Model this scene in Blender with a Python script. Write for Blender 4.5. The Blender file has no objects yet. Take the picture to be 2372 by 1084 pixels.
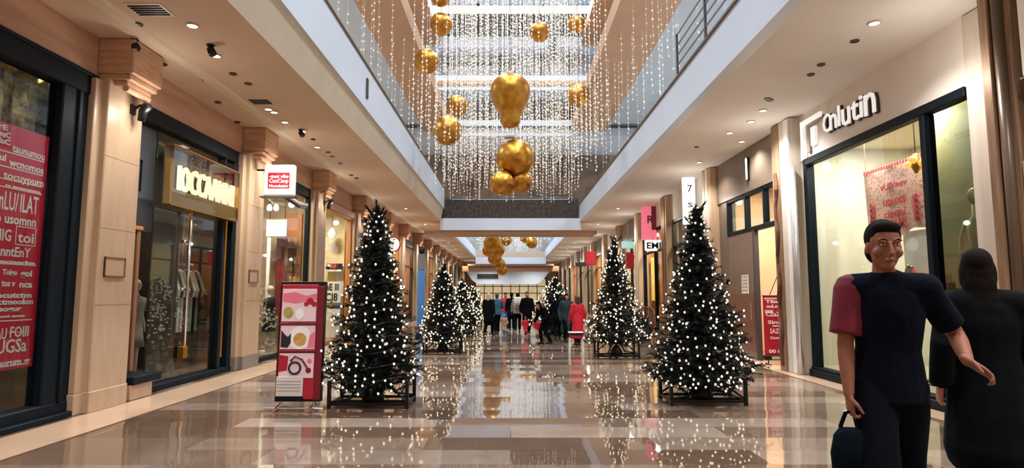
import bpy, math, random
import numpy as np
from mathutils import Vector, Matrix

R = random.Random(7)
PI = math.pi
scene = bpy.context.scene
COL = scene.collection

# ------------------------------------------------------------------ camera
F_PX = 1400.0
TILT = math.atan(138.0 / F_PX)
CAM_H = 1.5
cd = bpy.data.cameras.new('camera')
cam = bpy.data.objects.new('camera', cd)
COL.objects.link(cam)
cam.location = (0, 0, CAM_H)
cam.rotation_euler = (PI / 2 + TILT, 0, 0)
cd.sensor_width = 36.0
cd.lens = 36.0 * F_PX / 2372.0
cd.shift_x = 3.0 / 2372.0
cd.clip_end = 400
scene.camera = cam
CT, ST = math.cos(TILT), math.sin(TILT)


def _ray(px, py):
    a = (px - 1183) / F_PX
    b = (542 - py) / F_PX
    return Vector((a, CT - b * ST, ST + b * CT))


def at_y(px, py, y):
    r = _ray(px, py)
    t = y / r.y
    return Vector((r.x * t, y, CAM_H + r.z * t))


def at_z(px, py, z):
    r = _ray(px, py)
    t = (z - CAM_H) / r.z
    return Vector((r.x * t, r.y * t, z))


def at_x(px, py, x):
    r = _ray(px, py)
    t = x / r.x
    return Vector((x, r.y * t, CAM_H + r.z * t))


# ------------------------------------------------------------------ materials
def lin(c):
    return tuple((v / 12.92 if v <= 0.04045 else ((v + 0.055) / 1.055) ** 2.4) for v in [x / 255.0 for x in c])


MATS = {}


def mat(name, rgb, rough=0.5, metal=0.0, spec=0.5, var=0.0, scale=4.0, stretch=(1, 1, 1), bump=0.0, bscale=30.0,
        emit=None, estr=0.0, coat=0.0, rgb2=None):
    if name in MATS:
        return MATS[name]
    m = bpy.data.materials.new(name)
    m.use_nodes = True
    nt = m.node_tree
    b = nt.nodes['Principled BSDF']
    c = lin(rgb)
    b.inputs['Base Color'].default_value = (*c, 1)
    b.inputs['Roughness'].default_value = rough
    b.inputs['Metallic'].default_value = metal
    b.inputs['Specular IOR Level'].default_value = spec
    b.inputs['Coat Weight'].default_value = coat
    if var > 0 or bump > 0:
        tc = nt.nodes.new('ShaderNodeTexCoord')
        mp = nt.nodes.new('ShaderNodeMapping')
        mp.inputs['Scale'].default_value = stretch
        nt.links.new(tc.outputs['Object'], mp.inputs['Vector'])
    if var > 0:
        n = nt.nodes.new('ShaderNodeTexNoise')
        n.inputs['Scale'].default_value = scale
        n.inputs['Detail'].default_value = 5
        nt.links.new(mp.outputs[0], n.inputs['Vector'])
        rp = nt.nodes.new('ShaderNodeValToRGB')
        c2 = lin(rgb2) if rgb2 else tuple(x * (1 - var) for x in c)
        c1 = c if rgb2 else tuple(min(1, x * (1 + var * 0.6)) for x in c)
        rp.color_ramp.elements[0].position = 0.3
        rp.color_ramp.elements[1].position = 0.7
        rp.color_ramp.elements[0].color = (*c2, 1)
        rp.color_ramp.elements[1].color = (*c1, 1)
        nt.links.new(n.outputs['Fac'], rp.inputs['Fac'])
        nt.links.new(rp.outputs['Color'], b.inputs['Base Color'])
    if bump > 0:
        n2 = nt.nodes.new('ShaderNodeTexNoise')
        n2.inputs['Scale'].default_value = bscale
        n2.inputs['Detail'].default_value = 4
        nt.links.new(mp.outputs[0], n2.inputs['Vector'])
        bp = nt.nodes.new('ShaderNodeBump')
        bp.inputs['Strength'].default_value = bump
        bp.inputs['Distance'].default_value = 0.02
        nt.links.new(n2.outputs['Fac'], bp.inputs['Height'])
        nt.links.new(bp.outputs[0], b.inputs['Normal'])
    if emit:
        b.inputs['Emission Color'].default_value = (*lin(emit), 1)
        b.inputs['Emission Strength'].default_value = estr
    MATS[name] = m
    return m


def glass_mat(name, tint=(235, 240, 238), refl=0.09):
    m = bpy.data.materials.new(name)
    m.use_nodes = True
    nt = m.node_tree
    nt.nodes.clear()
    out = nt.nodes.new('ShaderNodeOutputMaterial')
    tr = nt.nodes.new('ShaderNodeBsdfTransparent')
    tr.inputs[0].default_value = (*lin(tint), 1)
    gl = nt.nodes.new('ShaderNodeBsdfGlossy')
    gl.inputs['Roughness'].default_value = 0.02
    mx = nt.nodes.new('ShaderNodeMixShader')
    lw = nt.nodes.new('ShaderNodeLayerWeight')
    lw.inputs['Blend'].default_value = 0.12
    mt = nt.nodes.new('ShaderNodeMath')
    mt.operation = 'MULTIPLY_ADD'
    mt.inputs[1].default_value = 0.3
    mt.inputs[2].default_value = refl * 0.5
    nt.links.new(lw.outputs['Fresnel'], mt.inputs[0])
    nt.links.new(mt.outputs[0], mx.inputs[0])
    nt.links.new(tr.outputs[0], mx.inputs[1])
    nt.links.new(gl.outputs[0], mx.inputs[2])
    nt.links.new(mx.outputs[0], out.inputs['Surface'])
    MATS[name] = m
    return m


def glow_mat(name, rgb, strength, sampled=False):
    m = bpy.data.materials.new(name)
    m.use_nodes = True
    nt = m.node_tree
    nt.nodes.clear()
    out = nt.nodes.new('ShaderNodeOutputMaterial')
    e = nt.nodes.new('ShaderNodeEmission')
    e.inputs[0].default_value = (*lin(rgb), 1)
    e.inputs[1].default_value = strength
    nt.links.new(e.outputs[0], out.inputs['Surface'])
    if not sampled:
        m.cycles.emission_sampling = 'NONE'
    MATS[name] = m
    return m


# ------------------------------------------------------------------ mesh builder
class MB:
    def __init__(self):
        self.v = []
        self.f = []

    def add(self, vs, fs):
        o = len(self.v)
        self.v += [tuple(p) for p in vs]
        self.f += [tuple(i + o for i in q) for q in fs]
        return self

    def box(self, x0, x1, y0, y1, z0, z1, mx=None):
        vs = [Vector((x, y, z)) for z in (z0, z1) for y in (y0, y1) for x in (x0, x1)]
        if mx is not None:
            vs = [mx @ p for p in vs]
        return self.add(vs, [(0, 2, 3, 1), (4, 5, 7, 6), (0, 1, 5, 4), (2, 6, 7, 3), (0, 4, 6, 2), (1, 3, 7, 5)])

    def bbox(self, x0, x1, y0, y1, z0, z1, b=0.01, mx=None):
        """a box with chamfered edges"""
        b = min(b, (x1 - x0) / 2.01, (y1 - y0) / 2.01, (z1 - z0) / 2.01)
        oct_ = [(x0 + b, y0), (x1 - b, y0), (x1, y0 + b), (x1, y1 - b), (x1 - b, y1), (x0 + b, y1), (x0, y1 - b), (x0, y0 + b)]
        ins = [(x0 + b, y0 + b), (x1 - b, y0 + b), (x1 - b, y0 + b), (x1 - b, y1 - b), (x1 - b, y1 - b), (x0 + b, y1 - b), (x0 + b, y1 - b), (x0 + b, y0 + b)]
        vs = []
        for ring, z in ((ins, z0), (oct_, z0 + b), (oct_, z1 - b), (ins, z1)):
            vs += [Vector((p[0], p[1], z)) for p in ring]
        if mx is not None:
            vs = [mx @ p for p in vs]
        fs = [tuple(range(7, -1, -1)), tuple(range(24, 32))]
        for k in range(3):
            for i in range(8):
                j = (i + 1) % 8
                fs.append((k * 8 + i, k * 8 + j, k * 8 + 8 + j, k * 8 + 8 + i))
        return self.add(vs, fs)

    def prism(self, pts, d0, d1, axes='xzy'):
        """outline pts in the first two axes, extruded along the third"""
        ix = ['xyz'.index(a) for a in axes]
        vs = []
        for d in (d0, d1):
            for p in pts:
                q = [0, 0, 0]
                q[ix[0]], q[ix[1]], q[ix[2]] = p[0], p[1], d
                vs.append(q)
        n = len(pts)
        fs = [tuple(range(n - 1, -1, -1)), tuple(range(n, 2 * n))]
        fs += [(i, (i + 1) % n, n + (i + 1) % n, n + i) for i in range(n)]
        return self.add(vs, fs)

    def tube(self, pts, radii, n=8, side=None, round_ends=False):
        pts = [Vector(p) for p in pts]
        if not isinstance(radii, (list, tuple)):
            radii = [radii] * len(pts)
        rr = [(r, r) if not isinstance(r, (list, tuple)) else r for r in radii]
        if round_ends:
            t0 = (pts[0] - pts[1]).normalized()
            t1 = (pts[-1] - pts[-2]).normalized()
            a, b = min(rr[0]), min(rr[-1])
            pre = [pts[0] + t0 * a * .95, pts[0] + t0 * a * .75, pts[0] + t0 * a * .4]
            pr = [tuple(x * k for x in rr[0]) for k in (.25, .66, .92)]
            post = [pts[-1] + t1 * b * .4, pts[-1] + t1 * b * .75, pts[-1] + t1 * b * .95]
            qr = [tuple(x * k for x in rr[-1]) for k in (.92, .66, .25)]
            pts = pre + pts + post
            rr = pr + rr + qr
        m = len(pts)
        vs = []
        s = Vector(side) if side else Vector((1, 0, 0))
        for i, p in enumerate(pts):
            t = (pts[min(i + 1, m - 1)] - pts[max(i - 1, 0)]).normalized()
            u = s - t * s.dot(t)
            if u.length < 0.15:
                u = Vector((0, 1, 0)) - t * t.y
                if u.length < 0.15:
                    u = Vector((0, 0, 1)) - t * t.z
            u.normalize()
            w = t.cross(u)
            for k in range(n):
                a = 2 * PI * k / n
                vs.append(p + u * math.cos(a) * rr[i][0] + w * math.sin(a) * rr[i][1])
        fs = [tuple(range(n - 1, -1, -1)), tuple(range((m - 1) * n, m * n))]
        for i in range(m - 1):
            for k in range(n):
                j = (k + 1) % n
                fs.append((i * n + k, i * n + j, i * n + n + j, i * n + n + k))
        return self.add(vs, fs)

    def lathe(self, prof, n=16, c=(0, 0, 0), mx=None, caps=True):
        """profile (r, z) from bottom to top about z"""
        vs = []
        c = Vector(c)
        for r, z in prof:
            for k in range(n):
                a = 2 * PI * k / n
                p = Vector((r * math.cos(a), r * math.sin(a), z))
                if mx is not None:
                    p = mx @ p
                vs.append(p + c)
        m = len(prof)
        fs = [tuple(range(n - 1, -1, -1)), tuple(range((m - 1) * n, m * n))] if caps else []
        for i in range(m - 1):
            for k in range(n):
                j = (k + 1) % n
                fs.append((i * n + k, i * n + j, i * n + n + j, i * n + n + k))
        return self.add(vs, fs)

    def ball(self, c, r, n=16, m=10, sc=(1, 1, 1)):
        prof = [(max(1e-4, math.sin(PI * i / m)), -math.cos(PI * i / m)) for i in range(m + 1)]
        mx = Matrix.Diagonal((r * sc[0], r * sc[1], r * sc[2])).to_4x4()
        return self.lathe(prof, n, c, mx)

    def build(self, name, material, parent=None, smooth=False, label=None):
        me = bpy.data.meshes.new(name)
        me.from_pydata(self.v, [], self.f)
        me.update()
        if smooth:
            me.polygons.foreach_set('use_smooth', [True] * len(me.polygons))
        o = bpy.data.objects.new(name, me)
        COL.objects.link(o)
        if material is not None:
            me.materials.append(material)
        if parent is not None:
            o.parent = parent
        if label:
            o['label'] = label
        return o


def tag(o, label, cat, group=None, kind=None):
    o['label'] = label
    o['category'] = cat
    if group:
        o['group'] = group
    if kind:
        o['kind'] = kind
    return o


def thing(name, label, cat, loc=(0, 0, 0), rz=0.0, group=None, mx=None):
    o = bpy.data.objects.new(name, None)
    o.empty_display_size = 0.1
    COL.objects.link(o)
    o.location = loc
    o.rotation_euler = (0, 0, rz)
    if mx is not None:
        o.matrix_world = mx
    return tag(o, label, cat, group)


def struct(name, mb, material, smooth=False, parent=None):
    o = mb.build(name, material, parent, smooth)
    if parent is None:
        o['kind'] = 'structure'
    return o


def kids(o):
    return [c for c in bpy.data.objects if c.parent == o]


def copy_tree(o, parent=None, label=None):
    c = o.copy()
    COL.objects.link(c)
    if parent is not None:
        c.parent = parent
    for ch in kids(o):
        copy_tree(ch, c)
    if label:
        c['label'] = label
    return c


FACE = {  # a flat thing's own x (reading direction), y (up), z (outwards)
    'left': Matrix(((0, 0, 1, 0), (1, 0, 0, 0), (0, 1, 0, 0), (0, 0, 0, 1))),
    'right': Matrix(((0, 0, -1, 0), (-1, 0, 0, 0), (0, 1, 0, 0), (0, 0, 0, 1))),
    'front': Matrix(((1, 0, 0, 0), (0, 0, -1, 0), (0, 1, 0, 0), (0, 0, 0, 1))),
}


def wall_frame(side, loc):
    return Matrix.Translation(Vector(loc)) @ FACE[side]


def words(lines, name, material, parent, ext=0.004, z=0.0, align='LEFT', fit=None, fat=0.0):
    """lines: (text, x, y, size[, width]) in the parent's own plane, all in one lettering mesh"""
    V, Fc = [], []
    for ln in lines:
        t, x, y, size = ln[:4]
        cu = bpy.data.curves.new('t', 'FONT')
        cu.body = t
        cu.size = size
        cu.extrude = ext
        cu.offset = fat
        cu.resolution_u = 2
        ob = bpy.data.objects.new('t', cu)
        me = bpy.data.meshes.new_from_object(ob)
        co = np.empty(len(me.vertices) * 3)
        me.vertices.foreach_get('co', co)
        co = co.reshape(-1, 3)
        if len(co):
            w = co[:, 0].max() - co[:, 0].min()
            k = ln[4] / w if len(ln) > 4 and w > 0 else 1.0
            co[:, 0] = (co[:, 0] - co[:, 0].min()) * k + x
            co[:, 1] += y
            co[:, 2] += z
            off = len(V)
            V += co.tolist()
            Fc += [tuple(off + i for i in p.vertices) for p in me.polygons]
        bpy.data.objects.remove(ob)
        bpy.data.curves.remove(cu)
        bpy.data.meshes.remove(me)
    mb = MB()
    mb.v, mb.f = V, Fc
    return mb.build(name, material, parent)
# ------------------------------------------------------------------ palette
plaster_l = mat('plaster_warm', (208, 184, 160), .75, var=.05, scale=1.2)
plaster_r = mat('plaster_greige', (232, 226, 218), .75, var=.05, scale=1.0)
strip_m = mat('ceiling_strip_paint', (214, 200, 174), .6, var=.05, scale=2)
fascia_stone = mat('fascia_stone', (206, 168, 144), .45, var=.16, scale=1.6, stretch=(1, .35, 3.5), rgb2=(172, 130, 108))
pillar_stone = mat('pillar_travertine', (182, 158, 132), .4, var=.12, scale=2.2, stretch=(3, 3, .5), rgb2=(172, 146, 120), bump=.08, bscale=12)
capital_stone = mat('capital_stone', (200, 160, 130), .45, var=.2, scale=3, stretch=(1, 1, 6), rgb2=(168, 126, 98), bump=.15, bscale=14)
plinth_grey = mat('plinth_grey_stone', (122, 112, 104), .4, var=.1)
white_fascia = mat('white_fascia', (218, 228, 240), .45, var=.02, scale=.8)
navy_frame = mat('navy_metal_frame', (8, 19, 27), .55, var=.1, spec=.15)
black_metal = mat('black_metal', (12, 12, 14), .4, spec=.3)
dark_glassy = mat('dark_panel', (38, 36, 36), .2, var=.1)
brown_soffit = mat('brown_gallery_soffit', (190, 150, 116), .55, var=.06, scale=1.0)
blue_white = mat('pale_gallery_paint', (206, 218, 228), .5, var=.05, scale=1.5)
chrome = mat('chrome', (225, 225, 228), .15, metal=1.0)
gold_metal = mat('brushed_gold', (196, 146, 66), .3, metal=1.0)
wood_brown = mat('brown_wood', (92, 62, 46), .45, var=.25, scale=3, stretch=(6, 6, .6))
wood_orange = mat('orange_wood', (186, 120, 70), .45, var=.2, scale=3, stretch=(6, 6, .6))
cream = mat('cream_wall', (232, 216, 180), .6, var=.03)
peach = mat('peach_wall', (240, 206, 166), .6, var=.04, scale=1.5)
white_paint = mat('white_paint', (236, 234, 230), .4)
grey_panel = mat('grey_brown_panel', (112, 98, 86), .4, var=.06)
grey_dark = mat('charcoal_panel', (66, 62, 60), .35, var=.08)
crimson = mat('crimson_print', (172, 24, 50), .4, var=.06, scale=2)
deep_red = mat('deep_red_print', (112, 16, 34), .4)
pink_print = mat('pink_print', (232, 120, 142), .45, var=.08, scale=3)
pale_pink = mat('pale_pink_print', (236, 208, 216), .45, var=.06, scale=4)
print_white = mat('white_print', (246, 240, 240), .5)
print_black = mat('black_print', (24, 24, 28), .5)
skin = mat('skin', (176, 118, 92), .5, var=.06, scale=8)
navy_cloth = mat('navy_cloth', (8, 14, 27), .95, var=.35, scale=6, spec=.1, bump=.6, bscale=9)
black_cloth = mat('black_cloth', (9, 11, 15), .95, var=.3, scale=6, spec=.1, bump=.6, bscale=9)
rough_stone = mat('rough_grey_stone', (128, 120, 110), .7, var=.25, scale=3, bump=.5, bscale=6)
glass_shop = glass_mat('shop_glass')
glass_roof = glass_mat('roof_glass', (228, 238, 246), .05)
lamp_glow = glow_mat('lamp_glow', (255, 236, 205), 14)

# ------------------------------------------------------------------ polished floor
def floor_material():
    m = bpy.data.materials.new('polished_marble_tiles')
    m.use_nodes = True
    nt = m.node_tree
    b = nt.nodes['Principled BSDF']
    L = nt.links.new
    tc = nt.nodes.new('ShaderNodeTexCoord')
    br = nt.nodes.new('ShaderNodeTexBrick')
    br.inputs['Color1'].default_value = (0, 0, 0, 1)
    br.inputs['Color2'].default_value = (1, 1, 1, 1)
    br.inputs['Mortar'].default_value = (.5, .5, .5, 1)
    br.inputs['Scale'].default_value = 1.0
    br.inputs['Mortar Size'].default_value = 0.004
    br.inputs['Mortar Smooth'].default_value = 0.3
    br.inputs['Brick Width'].default_value = 2.3
    br.inputs['Row Height'].default_value = 0.5
    br.offset = 0.37
    L(tc.outputs['Object'], br.inputs['Vector'])
    rp = nt.nodes.new('ShaderNodeValToRGB')
    e = rp.color_ramp.elements
    e[0].color = (*lin((96, 74, 60)), 1)
    e[1].color = (*lin((160, 142, 128)), 1)
    for p, c in ((.3, (112, 90, 74)), (.55, (130, 110, 94)), (.8, (142, 124, 110))):
        x = e.new(p)
        x.color = (*lin(c), 1)
    L(br.outputs['Color'], rp.inputs['Fac'])
    vn = nt.nodes.new('ShaderNodeTexNoise')
    vn.inputs['Scale'].default_value = 2.2
    vn.inputs['Detail'].default_value = 7
    vn.inputs['Distortion'].default_value = 1.2
    L(tc.outputs['Object'], vn.inputs['Vector'])
    vr = nt.nodes.new('ShaderNodeMapRange')
    vr.inputs['From Min'].default_value = .35
    vr.inputs['From Max'].default_value = .7
    vr.inputs['To Min'].default_value = .86
    vr.inputs['To Max'].default_value = 1.08
    L(vn.outputs['Fac'], vr.inputs['Value'])
    mu = nt.nodes.new('ShaderNodeVectorMath')
    mu.operation = 'SCALE'
    L(rp.outputs['Color'], mu.inputs[0])
    L(vr.outputs[0], mu.inputs['Scale'])
    mx = nt.nodes.new('ShaderNodeMix')
    mx.data_type = 'RGBA'
    mx.inputs['B'].default_value = (*lin((84, 66, 54)), 1)
    L(br.outputs['Fac'], mx.inputs['Factor'])
    L(mu.outputs[0], mx.inputs['A'])
    L(mx.outputs['Result'], b.inputs['Base Color'])
    ro = nt.nodes.new('ShaderNodeMapRange')
    ro.inputs['To Min'].default_value = .02
    ro.inputs['To Max'].default_value = .065
    L(br.outputs['Color'], ro.inputs['Value'])
    L(ro.outputs[0], b.inputs['Roughness'])
    b.inputs['IOR'].default_value = 2.2
    # each slab lies at a very slightly different tilt, the joints dip
    sub = nt.nodes.new('ShaderNodeVectorMath')
    sub.operation = 'SUBTRACT'
    sub.inputs[1].default_value = (.5, .5, .5)
    wn = nt.nodes.new('ShaderNodeTexWhiteNoise')
    wn.noise_dimensions = '1D'
    L(br.outputs['Color'], wn.inputs['W'])
    L(wn.outputs['Color'], sub.inputs[0])
    sc = nt.nodes.new('ShaderNodeVectorMath')
    sc.operation = 'MULTIPLY'
    sc.inputs[1].default_value = (.006, .03, 0)
    L(sub.outputs[0], sc.inputs[0])
    ge = nt.nodes.new('ShaderNodeNewGeometry')
    bp = nt.nodes.new('ShaderNodeBump')
    bp.inputs['Strength'].default_value = .05
    bp.inputs['Distance'].default_value = .02
    bn = nt.nodes.new('ShaderNodeTexNoise')
    bn.inputs['Scale'].default_value = 1.6
    bn.inputs['Detail'].default_value = 2
    L(tc.outputs['Object'], bn.inputs['Vector'])
    L(bn.outputs['Fac'], bp.inputs['Height'])
    ad = nt.nodes.new('ShaderNodeVectorMath')
    ad.operation = 'ADD'
    L(bp.outputs[0], ad.inputs[0])
    L(sc.outputs[0], ad.inputs[1])
    nm = nt.nodes.new('ShaderNodeVectorMath')
    nm.operation = 'NORMALIZE'
    L(ad.outputs[0], nm.inputs[0])
    L(nm.outputs[0], b.inputs['Normal'])
    return m


Y0, Y1 = -6.0, 76.0
ZC = 4.9
AL, AR = -3.3, 3.25          # atrium opening
WL, WR = -5.5, 5.6           # shop front planes
struct('floor', MB().box(-9.5, 9.5, Y0, Y1, -.12, 0), floor_material())
border_m = mat('border_marble', (206, 174, 146), .08, var=.08, scale=1.5, spec=.8)
joint_m = mat('border_joint', (104, 78, 60), .25)
struct('trim_1', MB().box(-5.3, -4.6, Y0, Y1, 0, .004), border_m)
struct('trim_2', MB().box(-4.6, -4.57, Y0, Y1, 0, .005), joint_m)
struct('trim_3', MB().box(5.12, 5.6, Y0, Y1, 0, .004), border_m)
struct('trim_4', MB().box(5.09, 5.12, Y0, Y1, 0, .005), joint_m)

# shop ceilings / arcade soffits (slab between ground floor and gallery)
ATR = [(-4.0, 28.2), (34.0, 57.0)]
def slab(side):
    mb = MB()
    xa, xb = (-9.5, AL) if side == 'left' else (AR, 9.5)
    mb.box(xa, xb, Y0, Y1, ZC, ZC + .55)
    return mb
struct('ceiling_left', slab('left'), plaster_l)
struct('ceiling_right', slab('right'), plaster_r)
mid = MB()
for a, b in ((Y0, -4.0), (28.9, 34.0), (57.0, Y1)):
    mid.box(AL, AR, a, b, ZC, ZC + .55)
struct('ceiling_middle', mid, plaster_l)
# raised strip along the left soffit
struct('trim_5', MB().prism([(-4.93, ZC), (-4.7, ZC), (-4.74, ZC - .03), (-4.89, ZC - .03)], Y0, 60, 'xzy'), strip_m)

# edge of the opening: sloped plaster band and white fascia
def fascia(y0, y1, top_l, top_r):
    if top_l > 6:
        mb = MB().prism([(AL + .002, ZC - .004), (AL + .14, ZC + .62), (AL + .002, ZC + .62)], y0, y1, 'xzy')
        struct('trim_6', mb, strip_m)
        mb = MB().prism([(AL + .17, ZC + .58), (AL + .17, top_l), (AL - .1, top_l), (AL - .1, ZC + .58)], y0, y1, 'xzy')
    else:
        mb = MB().prism([(AL + .01, ZC - .005), (AL + .01, top_l), (AL - .2, top_l), (AL - .2, ZC - .005)], y0, y1, 'xzy')
    struct('fascia_panel', mb, white_fascia)
    mb = MB().prism([(AR - .01, ZC - .005), (AR - .01, top_r), (AR + .2, top_r), (AR + .2, ZC - .005)], y0, y1, 'xzy')
    struct('fascia_panel', mb, white_fascia)
fascia(-4, 28.2, 6.42, 5.66)
fascia(34, 57, 5.6, 5.6)
edge = MB().box(AL + .1, AL + .2, -4, 28.2, 6.42, 6.46).box(AR - .04, AR + .06, -4, 28.2, 5.66, 5.7)
struct('trim_7', edge, mat('bronze_edge', (92, 70, 52), .4))

# cross beams
def cross(y0, y1, z0, z1, x=3.6):
    mb = MB().box(-x, x, y0, y1, z0, z1)
    struct('cross_beam', mb, white_fascia)
    mb = MB().box(-x - .75, x + .75, y0 + .12, y1 + 1.0, z0 - .16, z0)
    struct('cross_beam', mb, mat('beam_lip', (178, 140, 108), .5))
cross(28.2, 28.95, 4.46, 5.02, 3.32)
cross(57, 57.6, 4.28, 4.9, 3.32)
struct('cross_beam', MB().box(-4.6, 4.6, 57.4, 58, 3.6, 4.1), mat('brown_band', (150, 108, 80), .5))

# bridge soffit of the far lintel: pale bulkhead with chamfered ends
bulk = MB().prism([(-4.6, 3.9), (-4.0, 2.9), (-3.4, 2.45), (2.7, 2.45), (3.3, 2.9), (4.1, 3.9)], 62, 63.5, 'xzy')
struct('far_beam', bulk, blue_white)
t = thing('information_screen', 'wide dark screen set in the pale bulkhead above the distant crowd', 'screen', (-2.35, 61.95, 3.25))
MB().box(-1.15, 1.15, -.03, .05, -.3, .3).build('frame', white_paint, t)
MB().box(-1.08, 1.08, -.05, -.03, -.25, .25).build('screen', print_black, t)

# end walls
struct('wall_back', MB().box(-9.5, 9.5, Y0 - .2, Y0, 0, 16.5), plaster_l)
struct('wall_far', MB().box(-9.5, 9.5, Y1, Y1 + .2, 0, 10), cream)
facade = MB()
for i in range(9):
    x = -4.4 + i * 1.1
    facade.box(x - .05, x + .05, Y1 - .18, Y1, 0, 3.4)
for z in (.0, 1.5, 2.35, 3.3):
    facade.box(-4.45, 4.45, Y1 - .16, Y1, z, z + .1)
struct('window_9', facade, mat('bronze_mullions', (120, 96, 76), .4))
struct('far_shop_panel', MB().box(-4.4, 4.4, Y1 - .06, Y1 - .02, 0, 3.4), mat('far_shop_light', (236, 214, 178), .5, var=.5, scale=.9, rgb2=(128, 92, 70), emit=(255, 226, 180), estr=.35))
# ------------------------------------------------------------------ galleries above the opening
for side, s, e in (('left', -1, AL), ('right', 1, AR)):
    # second level: floor slab already built; back wall of pale shop fronts
    xw = 7.6 * s
    struct('wall_gallery_' + side, MB().box(min(xw, xw + .2 * s), max(xw, xw + .2 * s), Y0, 30, 5.45, 9.6), blue_white)
    fr = MB()
    y = -4.0
    while y < 28:
        fr.box(min(xw - .08 * s, xw), max(xw - .08 * s, xw), y, y + .12, 5.45, 9.4)
        fr.box(min(xw - .06 * s, xw), max(xw - .06 * s, xw), y + .5, y + 3.2, 8.1, 8.22)
        y += 3.7
    struct('window_' + ('5' if s < 0 else '6'), fr, grey_dark)
    dk = MB()
    y = -3.5
    while y < 28:
        dk.box(min(xw - .03 * s, xw), max(xw - .03 * s, xw), y, y + 2.7, 5.7, 8.05)
        y += 3.7
    struct('gallery_window_panel', dk, mat('gallery_glass', (164, 180, 192), .2))
    # third level gallery: brown soffit edge beam, pale ceiling behind it
    xi = 3.05 * s
    xo = (4.35 if s < 0 else 4.75) * s
    struct('gallery_slab', MB().box(min(xi, xo), max(xi, xo), Y0, 30, 9.6, 10.15), brown_soffit)
    struct('gallery_slab', MB().box(min(xo, 9 * s), max(xo, 9 * s), Y0, 30, 9.9, 10.15), blue_white)
    struct('wall_upper_' + side, MB().box(min(5.0 * s, 5.2 * s), max(5.0 * s, 5.2 * s), Y0, 30, 10.15, 16.4), mat('upper_wall', (206, 190, 172), .6, var=.25, scale=.5, rgb2=(168, 140, 116)))
    struct('gallery_slab', MB().box(min(3.6 * s, 5 * s), max(3.6 * s, 5 * s), Y0, 30, 14.1, 14.6), brown_soffit)
# end of the first atrium: bridges stacked above one another
struct('bridge_slab', MB().box(-7.6, 7.6, 29.6, 34, 9.35, 10.15), white_fascia)
struct('bridge_slab', MB().box(-7.6, 7.6, 29.45, 34, 9.75, 9.82), grey_dark)
struct('bridge_slab', MB().box(-5, 5, 29.7, 34, 11.75, 12.5), white_fascia)
struct('bridge_slab', MB().box(-5, 5, 29.6, 29.75, 12.0, 12.2), brown_soffit)
struct('bridge_slab', MB().box(-5, 5, 29.6, 34, 13.95, 14.5), white_fascia)
brown_glass = mat('brown_glazing', (160, 124, 98), .3, var=.35, scale=2.5, rgb2=(104, 84, 72))
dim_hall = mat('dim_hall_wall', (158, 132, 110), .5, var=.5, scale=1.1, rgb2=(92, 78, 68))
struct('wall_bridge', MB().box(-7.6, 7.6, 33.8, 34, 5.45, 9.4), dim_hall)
struct('wall_bridge_upper', MB().box(-5, 5, 31.2, 31.4, 10.1, 11.8), brown_glass)
struct('wall_bridge_middle', MB().box(-5, 5, 30.6, 30.8, 12.4, 14.0), mat('pale_glazing', (196, 206, 214), .3, var=.3, scale=1.6, rgb2=(150, 146, 142)))
struct('wall_bridge_top', MB().box(-5, 5, 30.2, 30.4, 14.5, 16.0), brown_glass)
m2 = MB()
for x in (-3.4, -2.0, -.55, .2, 1.6, 3.0):
    m2.box(x - .06, x + .06, 30.5, 30.62, 12.5, 13.95)
    m2.box(x - .05, x + .05, 31.1, 31.22, 10.15, 11.75)
m2.box(-3.4, 0, 30.5, 30.62, 13.4, 13.48)
struct('window_7', m2, grey_dark)
struct('bridge_trim', MB().box(-3.3, 3.25, 33.5, 33.7, 6.5, 6.85), white_fascia)


def railing(name, x0, x1, y, z, h, label, panel=None):
    t = thing(name, label, 'railing', ((x0 + x1) / 2, y, z))
    w = (x1 - x0) / 2
    n = max(2, int((x1 - x0) / 1.6))
    for i in range(n + 1):
        x = -w + (x1 - x0) * i / n
        MB().box(x - .03, x + .03, -.03, .03, 0, h).build('post', grey_dark, t)
    MB().tube([(-w, 0, h), (w, 0, h)], .04, 8).build('handrail', grey_dark, t)
    MB().box(-w, w, -.012, .012, .04, h - .08).build('glass_panel', panel or glass_shop, t)
    return t
smoke = mat('patterned_glass', (86, 76, 68), .18, var=.6, scale=9, rgb2=(34, 30, 28))
railing('balustrade', -3.25, 3.2, 28.4, 5.02, 1.0, 'dark patterned balustrade on the white bridge under the bead lights', smoke)
railing('balustrade', -5, 5, 29.8, 10.15, 1.1, 'glass balustrade on the bridge one storey above the dark balustrade')
railing('balustrade', -5, 5, 29.8, 14.5, 1.1, 'topmost glass balustrade just under the skylight')
# open grid railing on the right gallery edge
t = thing('gallery_railing', 'open grid railing standing along the white fascia over the lettered shop', 'railing', (AR + .1, 13, 5.66))
y = -6.5
while y <= -1.0:
    MB().box(-.02, .02, y - .02, y + .02, 0, 1.05).build('post', grey_dark, t)
    y += 1.75
for z in (.2, .4, .6, .8, 1.02):
    MB().box(-.012, .012, -6.5, -1.2, z - .012, z + .012).build('rail', grey_dark, t)

# skylight: glass bays between white frames
sk = MB()
for i in range(13):
    y = -6 + i * 3.0
    sk.box(-5, 5, y - .1, y + .1, 16.4, 16.65)
for x in (-5, -1.7, 1.7, 5):
    sk.box(x - .09, x + .09, -6, 30.2, 16.4, 16.65)
struct('skylight_frame', sk, white_fascia)
struct('skylight_pane', MB().box(-5, 5, -6, 30.2, 16.66, 16.68), glass_roof)
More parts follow.
